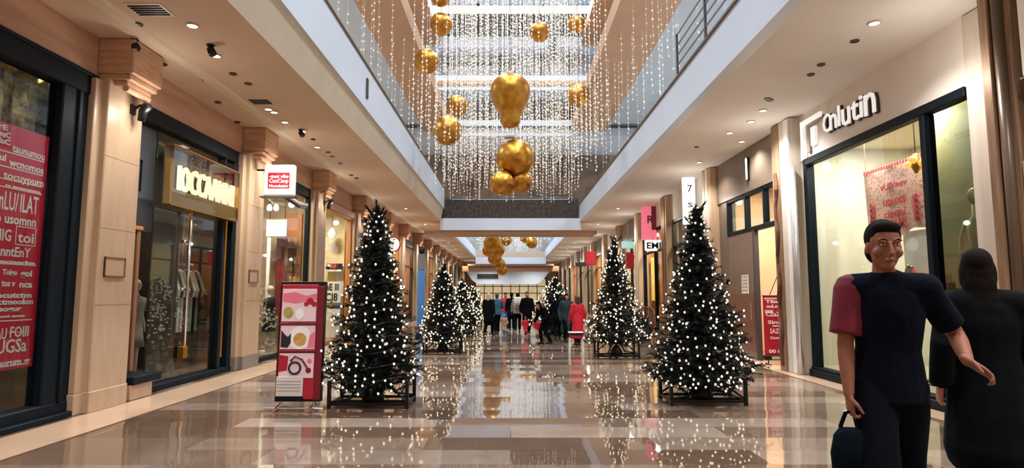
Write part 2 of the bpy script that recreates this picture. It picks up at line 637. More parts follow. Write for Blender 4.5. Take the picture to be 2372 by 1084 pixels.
# second atrium: lower walls and its own skylight
for s in (-1, 1):
    struct('wall_upper_' + ('left' if s < 0 else 'right') + '_far', MB().box(min(4.6 * s, 4.8 * s), max(4.6 * s, 4.8 * s), 34, 57.5, 5.45, 11.6), blue_white)
struct('wall_bridge_far', MB().box(-4.8, 4.8, 57.5, 57.7, 4.9, 11.6), mat('far_bridge_wall', (206, 206, 206), .5, var=.4, scale=.8, rgb2=(142, 128, 118)))
sk = MB()
for i in range(9):
    y = 34 + i * 2.95
    sk.box(-4.8, 4.8, y - .1, y + .1, 11.5, 11.7)
for x in (-4.8, 0, 4.8):
    sk.box(x - .09, x + .09, 34, 57.6, 11.5, 11.7)
struct('skylight_frame', sk, white_fascia)
struct('skylight_pane', MB().box(-4.8, 4.8, 34, 57.6, 11.71, 11.73), glass_roof)

# ------------------------------------------------------------------ hanging curtains of light beads
def bead_curtains(name, rows, x0, x1, step, ztop, zbot, zstep, r, label, seed):
    rg = np.random.RandomState(seed)
    oc = np.array([(1, 0, 0), (0, 1, 0), (-1, 0, 0), (0, -1, 0), (0, 0, 1.25), (0, 0, -1.25)], float)
    of = np.array([(0, 1, 4), (1, 2, 4), (2, 3, 4), (3, 0, 4), (1, 0, 5), (2, 1, 5), (3, 2, 5), (0, 3, 5)], int)
    P = []
    S = []
    for y in rows:
        x = x0 + rg.uniform(0, step)
        while x < x1:
            zb = zbot + rg.uniform(0, .9)
            z = np.arange(zb, ztop, zstep) + rg.uniform(-.02, .02)
            z = z + rg.uniform(-.03, .03, len(z))
            yy = y + rg.uniform(-.25, .25)
            keep = rg.uniform(0, 1, len(z)) < .9
            P.append(np.stack([np.full(len(z), x) + rg.normal(0, .012, len(z)), np.full(len(z), yy), z], 1)[keep])
            S.append((x, yy, zb))
            x += step * rg.uniform(.6, 1.5)
    P = np.concatenate(P)
    rr = r * rg.uniform(.7, 1.25, len(P))
    V = (P[:, None, :] + oc[None] * rr[:, None, None]).reshape(-1, 3)
    Fc = (of[None] + (np.arange(len(P)) * 6)[:, None, None]).reshape(-1, 3)
    # strings
    sv, sf = [], []
    o = len(V)
    for x, y, z in S:
        for zz in (z, ztop + .1):
            for a in (0, 2.1, 4.2):
                sv.append((x + .003 * math.cos(a), y + .003 * math.sin(a), zz))
        for k in range(3):
            j = (k + 1) % 3
            sf.append((o + k, o + j, o + 3 + j))
            sf.append((o + k, o + 3 + j, o + 3 + k))
        o += 6
    V = np.concatenate([V, np.array(sv)])
    Fc = np.concatenate([Fc, np.array(sf)])
    me = bpy.data.meshes.new(name)
    me.vertices.add(len(V))
    me.vertices.foreach_set('co', V.ravel())
    me.loops.add(len(Fc) * 3)
    me.polygons.add(len(Fc))
    me.polygons.foreach_set('loop_start', np.arange(0, len(Fc) * 3, 3))
    me.loops.foreach_set('vertex_index', Fc.ravel())
    me.update(calc_edges=True)
    me.validate()
    me.materials.append(bead_m)
    ob = bpy.data.objects.new(name, me)
    COL.objects.link(ob)
    tag(ob, label, 'bead curtain', None, 'stuff')
    return ob
bead_m = mat('led_beads', (236, 226, 212), .3, emit=(255, 240, 220), estr=.28)
bead_m.cycles.emission_sampling = 'NONE'
bead_curtains('bead_curtain', [17.0, 18.6, 20.2, 21.8, 23.4, 25.0, 26.6, 27.9], -2.95, 2.95, .21, 16.2, 5.6, .15, .028,
              'curtain of tiny white light beads on strings filling the near skylit atrium', 3)
bead_curtains('bead_curtain', [37, 40, 43, 46, 49, 52, 55], -2.9, 2.9, .26, 11.3, 5.3, .24, .05,
              'smaller curtain of light beads in the second opening beyond the white bridge', 4)

for xa, xb, lb in ((-4.3, -3.15, 'sparse curtain of light beads hung from the brown gallery soffit over the tall fascia'), (3.15, 4.7, 'sparse curtain of light beads hung from the brown gallery soffit over the low fascia')):
    bead_curtains('bead_curtain', [12.0, 14.0, 16.0, 18.2, 20.4, 22.6, 24.8, 27.0], xa, xb, .3, 9.5, 6.9, .2, .026, lb, 5)

# ------------------------------------------------------------------ golden balls
def gold_leaf():
    m = mat('gold_leaf', (214, 156, 62), .34, metal=.85, var=.3, scale=5, rgb2=(168, 108, 34), bump=.5, bscale=7)
    return m
gold_m = gold_leaf()
def gold_ball(px, py, rpx, y, label, group=None, shape='ball', ztop=16.4):
    c = at_y(px, py, y)
    r = rpx * y / F_PX * (1.35 if y > 30 else 1.0)
    t = thing('gold_bauble', label, 'ornament', c, R.uniform(0, 6), group)
    mb = MB()
    if shape == 'pear':
        prof = [(.001, -1.78), (.2, -1.72), (.4, -1.64), (.5, -1.46), (.5, -1.26), (.54, -1.08), (.68, -.84), (.86, -.52), (.95, -.22), (1, .05), (.96, .32), (.82, .6), (.6, .82), (.3, .96), (.001, 1)]
        mb.lathe([(a * r, b * r) for a, b in prof], 28)
    elif shape == 'lump':
        mb.ball((0, 0, 0), r, 28, 18, (1.06, 1, .9))
        mb.v = [tuple(Vector(p) * (1 + .07 * math.sin(5 * p[0] / r + 2 * p[2] / r) + .05 * math.cos(6 * p[1] / r))) for p in mb.v]
    else:
        mb.ball((0, 0, 0), r, 28, 18)
        mb.v = [tuple(Vector(p) * (1 + .012 * math.sin(7 * p[0] / r) * math.cos(6 * p[2] / r))) for p in mb.v]
    mb.build('shell', gold_m, t, True)
    MB().lathe([(r * .16, r * .93), (r * .17, r * 1.02), (r * .12, r * 1.08), (r * .03, r * 1.1)], 12).build('cap', gold_metal, t, True)
    MB().tube([(0, 0, r * 1.08), (0, 0, ztop - c.z)], .006, 5).build('cord', grey_dark, t)
    return t
gold_ball(1182, 216, 48, 15.5, 'large golden pear-shaped bauble, topmost of the central hanging cluster', shape='pear')
gold_ball(1193, 367, 45, 15.7, 'large round golden bauble just below the pear-shaped one', ztop=6.0)
gold_ball(1164, 424, 31, 15.45, 'lumpy golden bauble at the bottom of the central cluster, lower and darker one', shape='lump', ztop=5.6)
gold_ball(1206, 420, 27, 15.8, 'small golden bauble tucked beside the lumpy one under the round bauble', ztop=5.0)
MB_tie = thing('white_ribbon_tie', 'short white ribbon tie between the pear-shaped and the round golden baubles', 'ribbon', at_y(1180, 316, 15.5))
MB().lathe([(.01, -.05), (.12, -.04), (.15, 0), (.12, .04), (.01, .05)], 12).build('knot', white_paint, MB_tie, True)
MB().tube([(.1, 0, 0), (.2, -.02, .05), (.24, -.02, .0), (.2, -.02, -.05), (.1, 0, 0)], .02, 6).build('loop', white_paint, MB_tie)
gold_ball(1058, 246, 26, 20.4, 'golden bauble upper of the pair beside the pear-shaped bauble')
gold_ball(1036, 302, 35, 19.2, 'golden bauble lower and bigger of the pair beside the pear-shaped bauble')
gold_ball(988, 142, 30, 17.8, 'golden bauble in front of the brown gallery soffit with beads over it')
gold_ball(1022, 56, 27, 17.9, 'golden bauble hanging high among the beads, just below the topmost one')
gold_ball(1020, -8, 24, 17.6, 'topmost golden bauble, partly cut by the upper edge')
gold_ball(1250, 74, 24, 18.2, 'golden bauble with bright top hanging alone high in front of the bridges')
gold_ball(1340, 222, 28, 22.2, 'golden bauble veiled by beads at the height of the pear-shaped one')
gold_ball(1335, 56, 22, 22.4, 'faint golden bauble veiled by beads high near the far gallery')
gold_ball(1446, 38, 16, 22.2, 'tiny golden bauble at the edge of the brown soffit')
far_g = 'golden baubles in the second opening'
for i, (px, py, rp) in enumerate([(1140, 562, 15), (1152, 578, 13), (1132, 580, 11), (1146, 598, 12), (1158, 612, 10), (1163, 626, 9), (1062, 548, 11), (1232, 562, 10), (1172, 556, 10), (1215, 552, 8)]):
    gold_ball(px, py, rp, 37.5 + 1.1 * i, 'small golden bauble in the cluster hanging in the second opening beyond the white bridge', far_g, ztop=11.4)

t = thing('fascia_wall_washer', 'slim dark upright slot lamp set in the tall white fascia on the stone pillar side', 'lamp', at_x(850, 205, AL + .175))
MB().bbox(-.01, .03, -.06, .06, -.22, .22, .008).build('housing', grey_dark, t)
MB().bbox(.03, .034, -.035, .035, -.19, .19, .002).build('lens', plinth_grey, t)
c = at_y(1281, 112, 29.2)
t = thing('navy_banner', 'narrow navy banner hung before the pale glazing high on the far bridges', 'banner', c)
MB().bbox(-.16, .16, -.01, .01, -.6, .6, .005).build('cloth', navy_cloth, t)
MB().tube([(-.2, 0, .6), (.2, 0, .6)], .015, 6).build('rod', chrome, t)
MB().tube([(0, 0, .6), (0, 0, 16.4 - c.z)], .008, 5).build('cord', grey_dark, t)
c = at_z(1019, 970, 0)
t = thing('floor_drain', 'short dark slotted drain strip set in the floor before the front tree', 'drain', (c.x, c.y, 0))
MB().bbox(-.14, .14, -.03, .03, 0, .006, .002).build('plate', black_metal, t)
MB().box(-.12, .12, -.008, .008, .006, .008).build('slot', chrome, t)
# ------------------------------------------------------------------ left shop fronts
PER = 4.37
def PY(k):
    return 7.75 + PER * k
struct('wall_left', MB().box(WL - .25, WL, Y0, Y1, 4.35, ZC).box(WL - .25, WL, Y0, 3.3, 0, 4.35), fascia_stone)
struct('wall_left_rear', MB().box(-9.5, -9.3, Y0, Y1, 0, ZC), grey_dark)
joint = mat('stone_joint', (150, 112, 82), .6)
for k in range(-1, 15):
    y = PY(k)
    w = .74
    p = MB().bbox(WL - .2, -5.3, y, y + w, .26, 4.35, .012)
    p.bbox(WL - .1, -5.38, y - .14, y + w + .14, .26, 4.3, .01)
    o = struct('pillar', p, pillar_stone)
    b = MB().bbox(WL - .2, -5.285, y - .01, y + w + .01, 0, .27, .01).bbox(WL - .1, -5.37, y - .16, y + w + .15, 0, .26, .01)
    b.build('plinth', plinth_grey if k != 0 else pillar_stone, o)
    if k >= 0:
        j = MB()
        for z in (1.35, 2.35, 3.3):
            j.box(-5.305, -5.2985, y + .012, y + w - .012, z, z + .008)
        j.build('joint', joint, o)
    # stepped capital block carried under the soffit
    c = MB()
    c.bbox(WL, -5.02, y + .03, y + w - .03, 4.42, 4.895, .015)
    c.bbox(WL, -5.07, y + .06, y + w - .06, 4.34, 4.42, .01)
    c.bbox(WL, -5.13, y + .1, y + w - .1, 4.27, 4.34, .01)
    c.tube([(-5.16, y + .12, 4.24), (-5.16, y + w - .12, 4.24)], .045, 10)
    c.build('capital', capital_stone, o)
    # dividing wall between two shops
    if k >= 0:
        struct('partition_left', MB().box(-9.3, WL - .2, y + .2, y + .5, 0, ZC), mat('shop_divider', (150, 126, 104), .6))

def spotlight_bracket(x, y, z, label, group=None):
    t = thing('bracket_spotlight', label, 'spotlight', (x, y, z), 0, group)
    MB().bbox(-.02, .03, -.05, .05, -.07, .07, .008).build('wall_plate', black_metal, t)
    MB().tube([(.02, 0, 0), (.1, 0, .06), (.2, 0, .07)], .018, 8).build('arm', black_metal, t)
    MB().tube([(.12, .02, -.16), (.16, 0, -.02), (.24, -.02, .06)], [.045, .06, .065], 12).build('lamp_head', black_metal, t, True)
for k, wh in ((0, 'nearest stone pillar, above its plaque'), (2, 'stone pillar past the hanging box sign'), (3, 'stone pillar behind the front tree top'), (4, 'stone pillar by the orange-wood shop')):
    spotlight_bracket(-5.3, PY(k) + .5, 4.06, 'black bracket spotlight fixed on the ' + wh)
for k, wh in ((0, 'nearest stone pillar'), (1, 'pillar between the dark shop and the glass showcase')):
    y0 = PY(k) + .12
    t = thing('wall_plaque', 'small blank framed metal plaque on the ' + wh, 'plaque', (-5.295, y0, 1.72))
    w, h = .42, .26
    MB().box(0, .008, 0, w, 0, h).build('plate', mat('plaque_bronze', (176, 148, 122), .35), t)
    MB().box(0, .018, 0, w, 0, .015).box(0, .018, 0, w, h - .015, h).box(0, .018, 0, .015, 0, h).box(0, .018, w - .015, w, 0, h).build('frame', mat('plaque_frame', (120, 92, 70), .4, metal=.4), t)

# shop interiors are built once per bay -------------------------------------
def room(side, y0, y1, depth, wallm, floor_z=0.0, ceil_z=4.3, ceilm=None, sidem=None):
    s = -1 if side == 'left' else 1
    xf = (WL - .22) if s < 0 else (WR + .22)
    xb = xf + s * depth
    struct('shop_wall_' + side, MB().box(min(xb, xb + s * .08), max(xb, xb + s * .08), y0, y1, 0, ceil_z), wallm)
    ys = y1 - .04 if s < 0 else y1 - .15
    struct('shop_side_wall_' + side, MB().box(min(xf, xb), max(xf, xb), ys, ys + .03, 0, ceil_z), sidem or wallm)
    struct('shop_ceiling_' + side, MB().box(min(xf, xb), max(xf, xb), y0, y1, ceil_z, ceil_z + .06), ceilm or white_paint)
def shop_lamp(side, y, depth, watts, col=(1, .84, .64), z=4.26, size=.5):
    s = -1 if side == 'left' else 1
    ld = bpy.data.lights.new('shop_ceiling_lamp', 'AREA')
    ld.energy = watts
    ld.color = col
    ld.size = size
    o = bpy.data.objects.new('shop_ceiling_lamp', ld)
    COL.objects.link(o)
    o.location = ((WL - .22 - depth / 2) if s < 0 else (WR + .22 + depth / 2), y, z)
    return o

# ---- first window (nearest, dark frame, red posters)
fy0, fy1 = 3.4, 7.72
f = MB()
f.bbox(WL - .16, WL + .04, fy1 - .54, fy1, .0, 4.12, .015).bbox(WL - .16, WL + .04, fy0, fy0 + .3, 0, 4.12, .015)
f.bbox(WL - .16, WL + .06, fy0, fy1, 4.06, 4.345, .015).bbox(WL - .16, WL + .05, fy0, fy1, 0, .2, .015)
f.bbox(WL - .1, WL + .07, fy1 - .3, fy1 - .24, .2, 4.06, .01)
f.bbox(WL - .16, WL + .09, fy0, fy1, 4.30, 4.345, .01).bbox(WL - .1, WL + .12, fy0, fy1, 0, .07, .01)
struct('window_1', f, navy_frame)
MB().box(WL - .06, WL - .052, fy0 + .3, fy1 - .54, .2, 4.06).build('window_1_pane', glass_shop, bpy.data.objects['window_1'])
room('left', 3.3, 7.9, 1.2, mat('window_backdrop', (92, 76, 52), .6, var=.4, scale=2, rgb2=(58, 48, 36)))
gold_cloth = mat('gold_sequin_cloth', (236, 204, 140), .35, metal=.45, var=.7, scale=11, rgb2=(84, 64, 38), bump=.9, bscale=24)
cur = MB()
n = 60
vs = []
for i in range(n + 1):
    q = 3.5 + 5.3 * i / n
    wv = .035 * math.sin(i * 1.3) + .02 * math.sin(i * 3.1)
    y, x = (q, WL - .26 + wv) if q < 7.6 else (7.68 + wv, WL - .26 - (q - 7.6))
    zb = 3.3 + .12 * math.sin(i * .9)
    vs += [(x, y, zb), (x + .01, y, 3.7), (x, y, 4.15)]
fs = []
for i in range(n):
    for j in range(2):
        a = i * 3 + j
        fs.append((a, a + 3, a + 4, a + 1))
cur.add(vs, fs)
o = cur.build('sequin_curtain', gold_cloth, None, True)
so = o.modifiers.new('thick', 'SOLIDIFY')
so.thickness = .008
tag(o, 'glittering gold sequin drape hung across the top of the nearest left window', 'drape')
shop_lamp('left', 6.2, .9, 60, size=.4)
shop_lamp('left', 7.3, .5, 60, size=.2)

# (text, from, to across the sheet, baseline and height counted down the sheet in 555 parts)
RED_ROWS = [
    ('rE', .05, .22, 14, 12), ('ouC', .05, .27, 30, 12), ('EuC', .05, .27, 46, 12), ('taunumou', .32, .93, 58, 18), ('aul', .04, .22, 84, 15), ('wcnomos', .28, .93, 92, 18),
    ('z', .04, .1, 108, 12), ('tocuypum', .2, .95, 122, 16), ('rz mcoromno', .25, .9, 142, 9), ("''LnLU/", .02, .5, 192, 42), ('ILAT', .54, .88, 192, 42),
    ('p usomnn', .14, .86, 222, 22), ('HIG', .14, .42, 262, 26), ('toi', .54, .84, 262, 24), ('IAnntEnY', .1, .8, 296, 22), ('o mcnorhn', .06, .9, 312, 7),
    ('mciti', .02, .26, 338, 12), ('Tolgo', .32, .58, 338, 12), ('goi', .64, .86, 340, 14), ('u ad', .02, .26, 364, 14), ('tos v', .32, .56, 364, 14), ('nca', .64, .88, 366, 15),
    ('r oocutctm', .02, .88, 390, 12), ('Vcoctmookm', .02, .92, 405, 12), ('geogur', .2, .72, 420, 11), ('mcoanoni cvon', .02, .78, 434, 5),
    ('UOLAU', .02, .48, 482, 24), ('FOIII', .54, .88, 480, 24), ('fi IlUGSa', .02, .86, 514, 30), ('m Aunurum', .02, .78, 544, 16), ('ov', .84, .95, 540, 9),
]
pz0, pz1 = .66, 3.38
py0, py1 = 6.39, 7.155
t = thing('red_poster', 'large red poster full of white lettering in the nearest left window', 'poster', (0, 0, 0), mx=wall_frame('left', (WL - .075, py0, pz0)))
W_, H_ = py1 - py0, pz1 - pz0
MB().box(0, W_, 0, H_, -.004, 0).build('sheet', mat('poster_red', (214, 36, 66), .4, var=.05, scale=2), t)
PU = H_ / 555.0
words([(a_, x0_ * W_, H_ - (b_ + 3) * PU, h_ * PU / .7, (x1_ - x0_) * W_) for a_, x0_, x1_, b_, h_ in RED_ROWS], 'lettering', print_white, t, .002, .002, fat=.003)
r_ = MB()
for q in (66, 100, 128, 146, 318, 446, 548):
    r_.box(.04, W_ - .05, H_ - q * PU, H_ - q * PU + .012, 0, .002)
c0, c1, d0, d1 = .5 * W_, .88 * W_, H_ - 272 * PU, H_ - 230 * PU
r_.box(c0, c1, d0, d0 + .01, 0, .002).box(c0, c1, d1, d1 + .01, 0, .002).box(c0, c0 + .01, d0, d1, 0, .002).box(c1 - .01, c1, d0, d1, 0, .002)
r_.build('ruled_line', print_white, t)
t = thing('pink_poster', 'pinkish red poster panel beside the large lettered one, cut by the picture edge', 'poster', (0, 0, 0), mx=wall_frame('left', (WL - .08, 5.2, .64)))
MB().box(0, 1.17, 0, 2.84, -.004, 0).build('sheet', mat('rose_print', (214, 52, 86), .4), t)
words([('SALE', .1, 2.0, .4, .8), ('aul wcno', .1, 1.2, .2, .8), ('tocuypum', .1, .7, .2, .8)], 'lettering', print_white, t, .002, .002)

# ---- second shop: dark front with lit letters
ya, yb = PY(0) + .88, PY(1) - .14
f = MB()
f.bbox(WL - .16, WL + .02, ya, yb, 4.1, 4.345, .012)
f.bbox(WL - .16, WL + .03, yb - .16, yb, 0, 4.1, .012)
f.bbox(WL - .1, WL, yb - .5, yb - .44, .1, 4.1, .01).bbox(WL - .16, WL + .05, ya + .7, yb, 0, .1, .01)
f.bbox(WL - .14, WL, ya, ya + .05, .4, 4.1, .01)
struct('window_2', f, navy_frame)
MB().box(WL - .09, WL - .08, ya + .75, yb - .5, .1, 4.1).build('window_2_pane', glass_shop, bpy.data.objects['window_2'])
MB().box(WL - .14, WL - .1, yb - .44, yb - .16, .1, 3.1).build('side_panel', grey_dark, bpy.data.objects['window_2'])
MB().box(WL - .14, WL - .06, yb - .44, yb - .16, 3.1, 3.9).build('side_panel', mat('brown_bronze', (72, 50, 42), .35), bpy.data.objects['window_2'])
MB().tube([(WL - .03, yb - .3, .3), (WL - .03, yb - .3, 3.1)], .022, 8).build('pull_bar', gold_metal, bpy.data.objects['window_2'])
room('left', PY(0) + .5, PY(1) + .2, 3.0, mat('dark_shop_wall', (62, 56, 52), .5, var=.25, scale=.9, rgb2=(36, 32, 32)), ceilm=grey_dark)
shop_lamp('left', ya + 2.4, 2.4, 26, size=.35)
# blue-grey upper panel in the left part with a framed light
bg = thing('transom_panel', 'blue-grey upper panel over the wooden doorway of the dark shop', 'panel', (WL - .2, ya + .06, 2.95))
MB().box(0, .06, 0, .75, 0, 1.12).build('board', mat('blue_grey_panel', (72, 82, 92), .3), bg)
MB().box(.06, .075, .05, .4, .55, .58).box(.06, .075, .37, .4, .1, .58).build('frame', navy_frame, bg)
MB().box(-.02, .06, 0, .75, -.5, 0).build('lower_board', mat('slate_panel', (38, 44, 52), .3), bg)
# wooden doorway column, plinth block
dw = thing('doorway_panel', 'brown wooden doorway panel beside the nearest pillar', 'panel', (WL - .24, ya + .05, .35))
MB().bbox(0, .1, 0, .42, 0, 2.1, .01).build('board', wood_brown, dw)
MB().bbox(-.02, .14, .36, .44, 0, 2.1, .01).build('stile', mat('stile_wood', (136, 92, 66), .45, var=.2, scale=3, stretch=(6, 6, .6)), dw)
MB().bbox(-.05, .16, 0, .46, 2.1, 2.16, .01).build('ledge', wood_orange, dw)
sb = thing('step_block', 'low stone step block with dark slab top beside the nearest pillar base', 'step', (WL + .02, ya + .0, 0))
MB().bbox(-.3, .16, 0, .52, 0, .22, .01).build('block', pillar_stone, sb)
MB().bbox(-.34, .2, 0, .68, .22, .33, .01).build('slab', navy_frame, sb)
# sign box with lit letters
sy0, sy1 = 9.5, 11.82
t = thing('lit_letter_sign', 'gold glass sign box with bright lit letters over the dark shop door', 'sign', (0, 0, 0), mx=wall_frame('left', (WL + .02, sy0, 2.92)))
SW = sy1 - sy0
MB().box(0, SW, 0, .26, -.05, .06).build('ledge', mat('champagne_ledge', (196, 164, 108), .25, metal=.6), t)
MB().box(.0, SW, .26, .95, -.06, -.04).build('back_panel', mat('sign_back', (116, 100, 84), .25, metal=.2), t)
MB().box(0, .12, .26, .74, -.04, .05).build('end_box', mat('gold_end', (188, 150, 84), .3, metal=.5), t)
MB().box(-.02, SW + .02, .95, .97, -.06, .1).box(-.02, SW + .02, -.02, 0, -.06, .1).box(SW, SW + .02, 0, .95, -.06, .1).build('rim', gold_metal, t)
MB().box(0, SW, 0, .95, .09, .098).build('cover_glass', glass_mat('clear_cover', (240, 240, 236), .03), t)
words([('lOCCAANNI', .3, .27, .6, SW - .36)], 'lettering', glow_mat('sign_letter_glow', (255, 232, 196), 1.5), t, .03, .02, fat=.004)
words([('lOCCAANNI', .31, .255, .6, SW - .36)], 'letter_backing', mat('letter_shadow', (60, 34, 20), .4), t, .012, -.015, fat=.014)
t = thing('door_leaf', 'dark taupe closed door leaf beside the chrome pull bar', 'door', (WL - .16, 9.5, .1))
MB().bbox(-.03, .02, 0, .72, 0, 2.8, .01).build('board', mat('taupe_door', (74, 66, 60), .35, var=.06), t)
MB().bbox(-.04, .03, .72, .76, 0, 2.8, .01).build('edge', grey_dark, t)
# chrome pull bar
t = thing('door_handle_bar', 'tall chrome pull bar standing before the dark shop door glass', 'handle', (WL - .02, 10.28, .62))
MB().tube([(.04, 0, 0), (.04, 0, 2.3)], .024, 10).build('bar', chrome, t, True)
MB().bbox(-.04, .07, -.07, .07, -.2, 0, .01).build('lower_block', gold_metal, t)
for z in (.95, 1.75):
    MB().tube([(-.06, 0, z), (.04, 0, z)], .016, 8).build('fixing', chrome, t)
    MB().ball((.04, -.16, z - .75 + .75), .03, 10, 8).build('knob', chrome, t, True)
t = thing('gold_picture', 'small gold picture in a pale frame behind the pull bar', 'picture', (0, 0, 0), mx=wall_frame('left', (WL - .16, 10.36, 2.42)))
MB().box(0, .3, 0, .44, 0, .02).build('frame', white_paint, t)
MB().box(.05, .25, .06, .38, .02, .025).build('picture', mat('gold_picture_print', (200, 150, 70), .4, var=.4, scale=9), t)


def garment_mesh(w=.4, h=.85, d=.07):
    mb = MB()
    out = [(-w * .28, 0), (w * .28, 0), (w * .3, h * .62), (w * .5, h * .55), (w * .56, h * .66), (w * .3, h * .96), (w * .1, h), (-w * .1, h), (-w * .3, h * .96), (-w * .56, h * .66), (-w * .5, h * .55), (-w * .3, h * .62)]
    mb.prism(out, -d / 2, d / 2, 'xzy')
    return mb


def clothes_rail(side, x, y, n, mats_, label, glabel, group, top=1.95, length=1.3, along='y', w=.42, h=.9):
    t = thing('clothes_rail', label, 'clothes rail', (x, y, 0), 0 if along == 'y' else PI / 2)
    for s_ in (-1, 1):
        MB().tube([(0, s_ * length / 2, 0), (0, s_ * length / 2, top)], .018, 8).build('post', chrome, t)
        MB().tube([(-.2, s_ * length / 2, .02), (.2, s_ * length / 2, .02)], .02, 8).build('foot', chrome, t)
    MB().tube([(0, -length / 2, top), (0, length / 2, top)], .016, 8).build('bar', chrome, t)
    proto = {}
    for i in range(n):
        m = mats_[i % len(mats_)]
        q = -length / 2 + .08 + (length - .16) * i / max(1, n - 1)
        if m.name not in proto:
            g = garment_mesh(w, h).build('garment', m)
            hk = MB().tube([(0, 0, h - .02), (0, 0, h + .06), (.03, 0, h + .1), (0, 0, h + .125)], .006, 5).build('hanger', chrome, g)
            proto[m.name] = g
        else:
            g = copy_tree(proto[m.name])
        tag(g, glabel, 'garment', group)
        a = R.uniform(-.15, .15)
        if along == 'y':
            g.location = (x, y + q, top - h - .1)
            g.rotation_euler = (0, 0, a)
        else:
            g.location = (x - q, y, top - h - .1)
            g.rotation_euler = (0, 0, PI / 2 + a)
    return t
cloth_white = mat('white_cloth', (226, 222, 210), .8, var=.08)
cloth_black = mat('dark_cloth', (32, 32, 36), .8)
cloth_red = mat('red_cloth', (176, 28, 44), .8, var=.15)
cloth_blue = mat('denim_cloth', (62, 92, 140), .8, var=.15)
cloth_grey = mat('grey_cloth', (150, 144, 138), .8, var=.1)
cloth_tan = mat('tan_cloth', (186, 140, 96), .8, var=.1)
clothes_rail('left', WL - .65, 11.25, 9, [cloth_white, cloth_black, cloth_white], 'chrome clothes rail inside the dark shop door', 'white or black garment hanging on the rail behind the dark shop glass', 'garments on the rail in the dark shop', 2.05, 1.0, w=.46, h=1.15)
shop_lamp('left', 11.2, 1.0, 18, size=.25)


def mannequin(x, y, rz, body, wear, label, h=1.75, base=0.0, head=True):
    t = thing('mannequin', label, 'mannequin', (x, y, base), rz)
    k = h / 1.75
    b = MB()
    for s_ in (-1, 1):
        b.tube([(s_ * .09, 0, .08), (s_ * .085, 0, .48), (s_ * .09, 0, .88)], [.035, .052, .08], 10)
        b.tube([(s_ * .2, 0, 1.4), (s_ * .25, .02, 1.12), (s_ * .24, -.06, .86)], [.045, .038, .025], 8, round_ends=True)
        b.tube([(s_ * .09, .05, .05), (s_ * .1, -.14, .04)], [.04, .03], 8, round_ends=True)
    b.tube([(0, 0, .85), (0, 0, .95), (0, 0, 1.1), (0, 0, 1.3), (0, 0, 1.42), (0, 0, 1.47), (0, 0, 1.54)], [(.15, .1), (.16, .11), (.12, .09), (.165, .11), (.19, .08), (.07, .06), (.05, .05)], 14)
    if head:
        b.ball((0, -.01, 1.64), .09, 14, 10, (.85, 1, 1.2))
    b.v = [(p[0] * k, p[1] * k, p[2] * k) for p in b.v]
    b.build('body', body, t, True)
    MB().lathe([(.2, 0), (.2, .015), (.02, .02), (.015, .1)], 16).build('stand', chrome, t)
    if wear:
        g = MB()
        g.tube([(0, 0, .6), (0, 0, .8), (0, 0, 1.1), (0, 0, 1.3), (0, 0, 1.43), (0, 0, 1.46)], [(.22, .17), (.19, .14), (.145, .115), (.19, .13), (.215, .1), (.09, .08)], 16)
        for s_ in (-1, 1):
            g.tube([(s_ * .2, 0, 1.42), (s_ * .245, .01, 1.2)], [.07, .06], 8)
        g.v = [(p[0] * k, p[1] * k, p[2] * k) for p in g.v]
        g.build('dress', wear, t, True)
    return t
ivory = mat('ivory_mannequin', (226, 214, 196), .4)
mannequin(WL - .62, 9.0, PI / 2, ivory, cloth_red, 'slim mannequin in a red top just inside the wooden doorway', 1.85)
mannequin(WL - .9, 10.35, PI / 2, ivory, cloth_grey, 'ivory mannequin in grey standing behind the dark glass, by the hanging stripes', 1.75)
t = thing('red_sofa', 'dark red counter glimpsed deep in the dark shop behind the doorway', 'counter', (WL - 2.2, 10.1, 0))
MB().bbox(-.4, .4, -1, 1, 0, .95, .03).build('body', mat('maroon_counter', (92, 34, 30), .4), t)
MB().bbox(-.45, .45, -1.05, 1.05, .95, 1.0, .01).build('top', wood_orange, t)

# ---- third shop: bright glass showcase
ya, yb = PY(1) + .88, PY(2) - .14
f = MB().bbox(WL - .14, WL + .02, ya, yb, 4.1, 4.345, .012).bbox(WL - .1, WL + .03, yb - .07, yb, 0, 4.1, .012).bbox(WL - .14, WL, ya, yb, 0, .09, .01)
struct('window_3', f, navy_frame)
MB().box(WL - .08, WL - .072, ya, yb - .12, .09, 4.1).build('window_3_pane', glass_shop, bpy.data.objects['window_3'])
room('left', PY(1) + .5, PY(2) + .2, 1.6, mat('showcase_wall', (190, 170, 150), .6, var=.2, scale=1.2, rgb2=(150, 128, 110)), ceilm=cream)
shop_lamp('left', ya + 1.6, .6, 170, size=.5)
t = thing('white_sign_board', 'blank white sign board hung inside the showcase under two glowing lamps', 'sign', (-6.12, 15.75, 2.98))
MB().bbox(-.28, .26, -.03, .03, 0, .45, .01).build('board', white_paint, t)
for x in (-.2, .2):
    MB().tube([(x, 0, .45), (x, 0, 1.32)], .008, 5).build('hanger', black_metal, t)
for i, dx in enumerate((0, .17)):
    t = thing('pendant_lamp', ('deeper' if i == 0 else 'glass-side') + ' small glowing pendant lamp over the white board in the showcase', 'lamp', (-6.18 + dx, 15.35, 3.68))
    MB().lathe([(.02, -.07), (.055, -.05), (.065, 0), (.05, .06), (.02, .1)], 12).build('bulb', lamp_glow, t, True)
    MB().tube([(0, 0, .1), (0, 0, .62)], .007, 5).build('cord', black_metal, t)
t = thing('burgundy_drape', 'burgundy drape hanging in the showcase beside the pale post', 'drape', (-6.18, 16.3, .9))
g = MB()
pts = [(-.14 + .28 * i / 14, .02 * math.sin(i * 1.7)) for i in range(15)]
g.prism(pts + [(p[0], p[1] - .03) for p in reversed(pts)], 0, 2.1, 'xyz')
g.build('cloth', mat('burgundy_cloth', (132, 26, 40), .7, var=.2), t)
t = thing('display_post', 'pale post standing inside the showcase from floor to board', 'post', (-6.32, 15.75, 0))
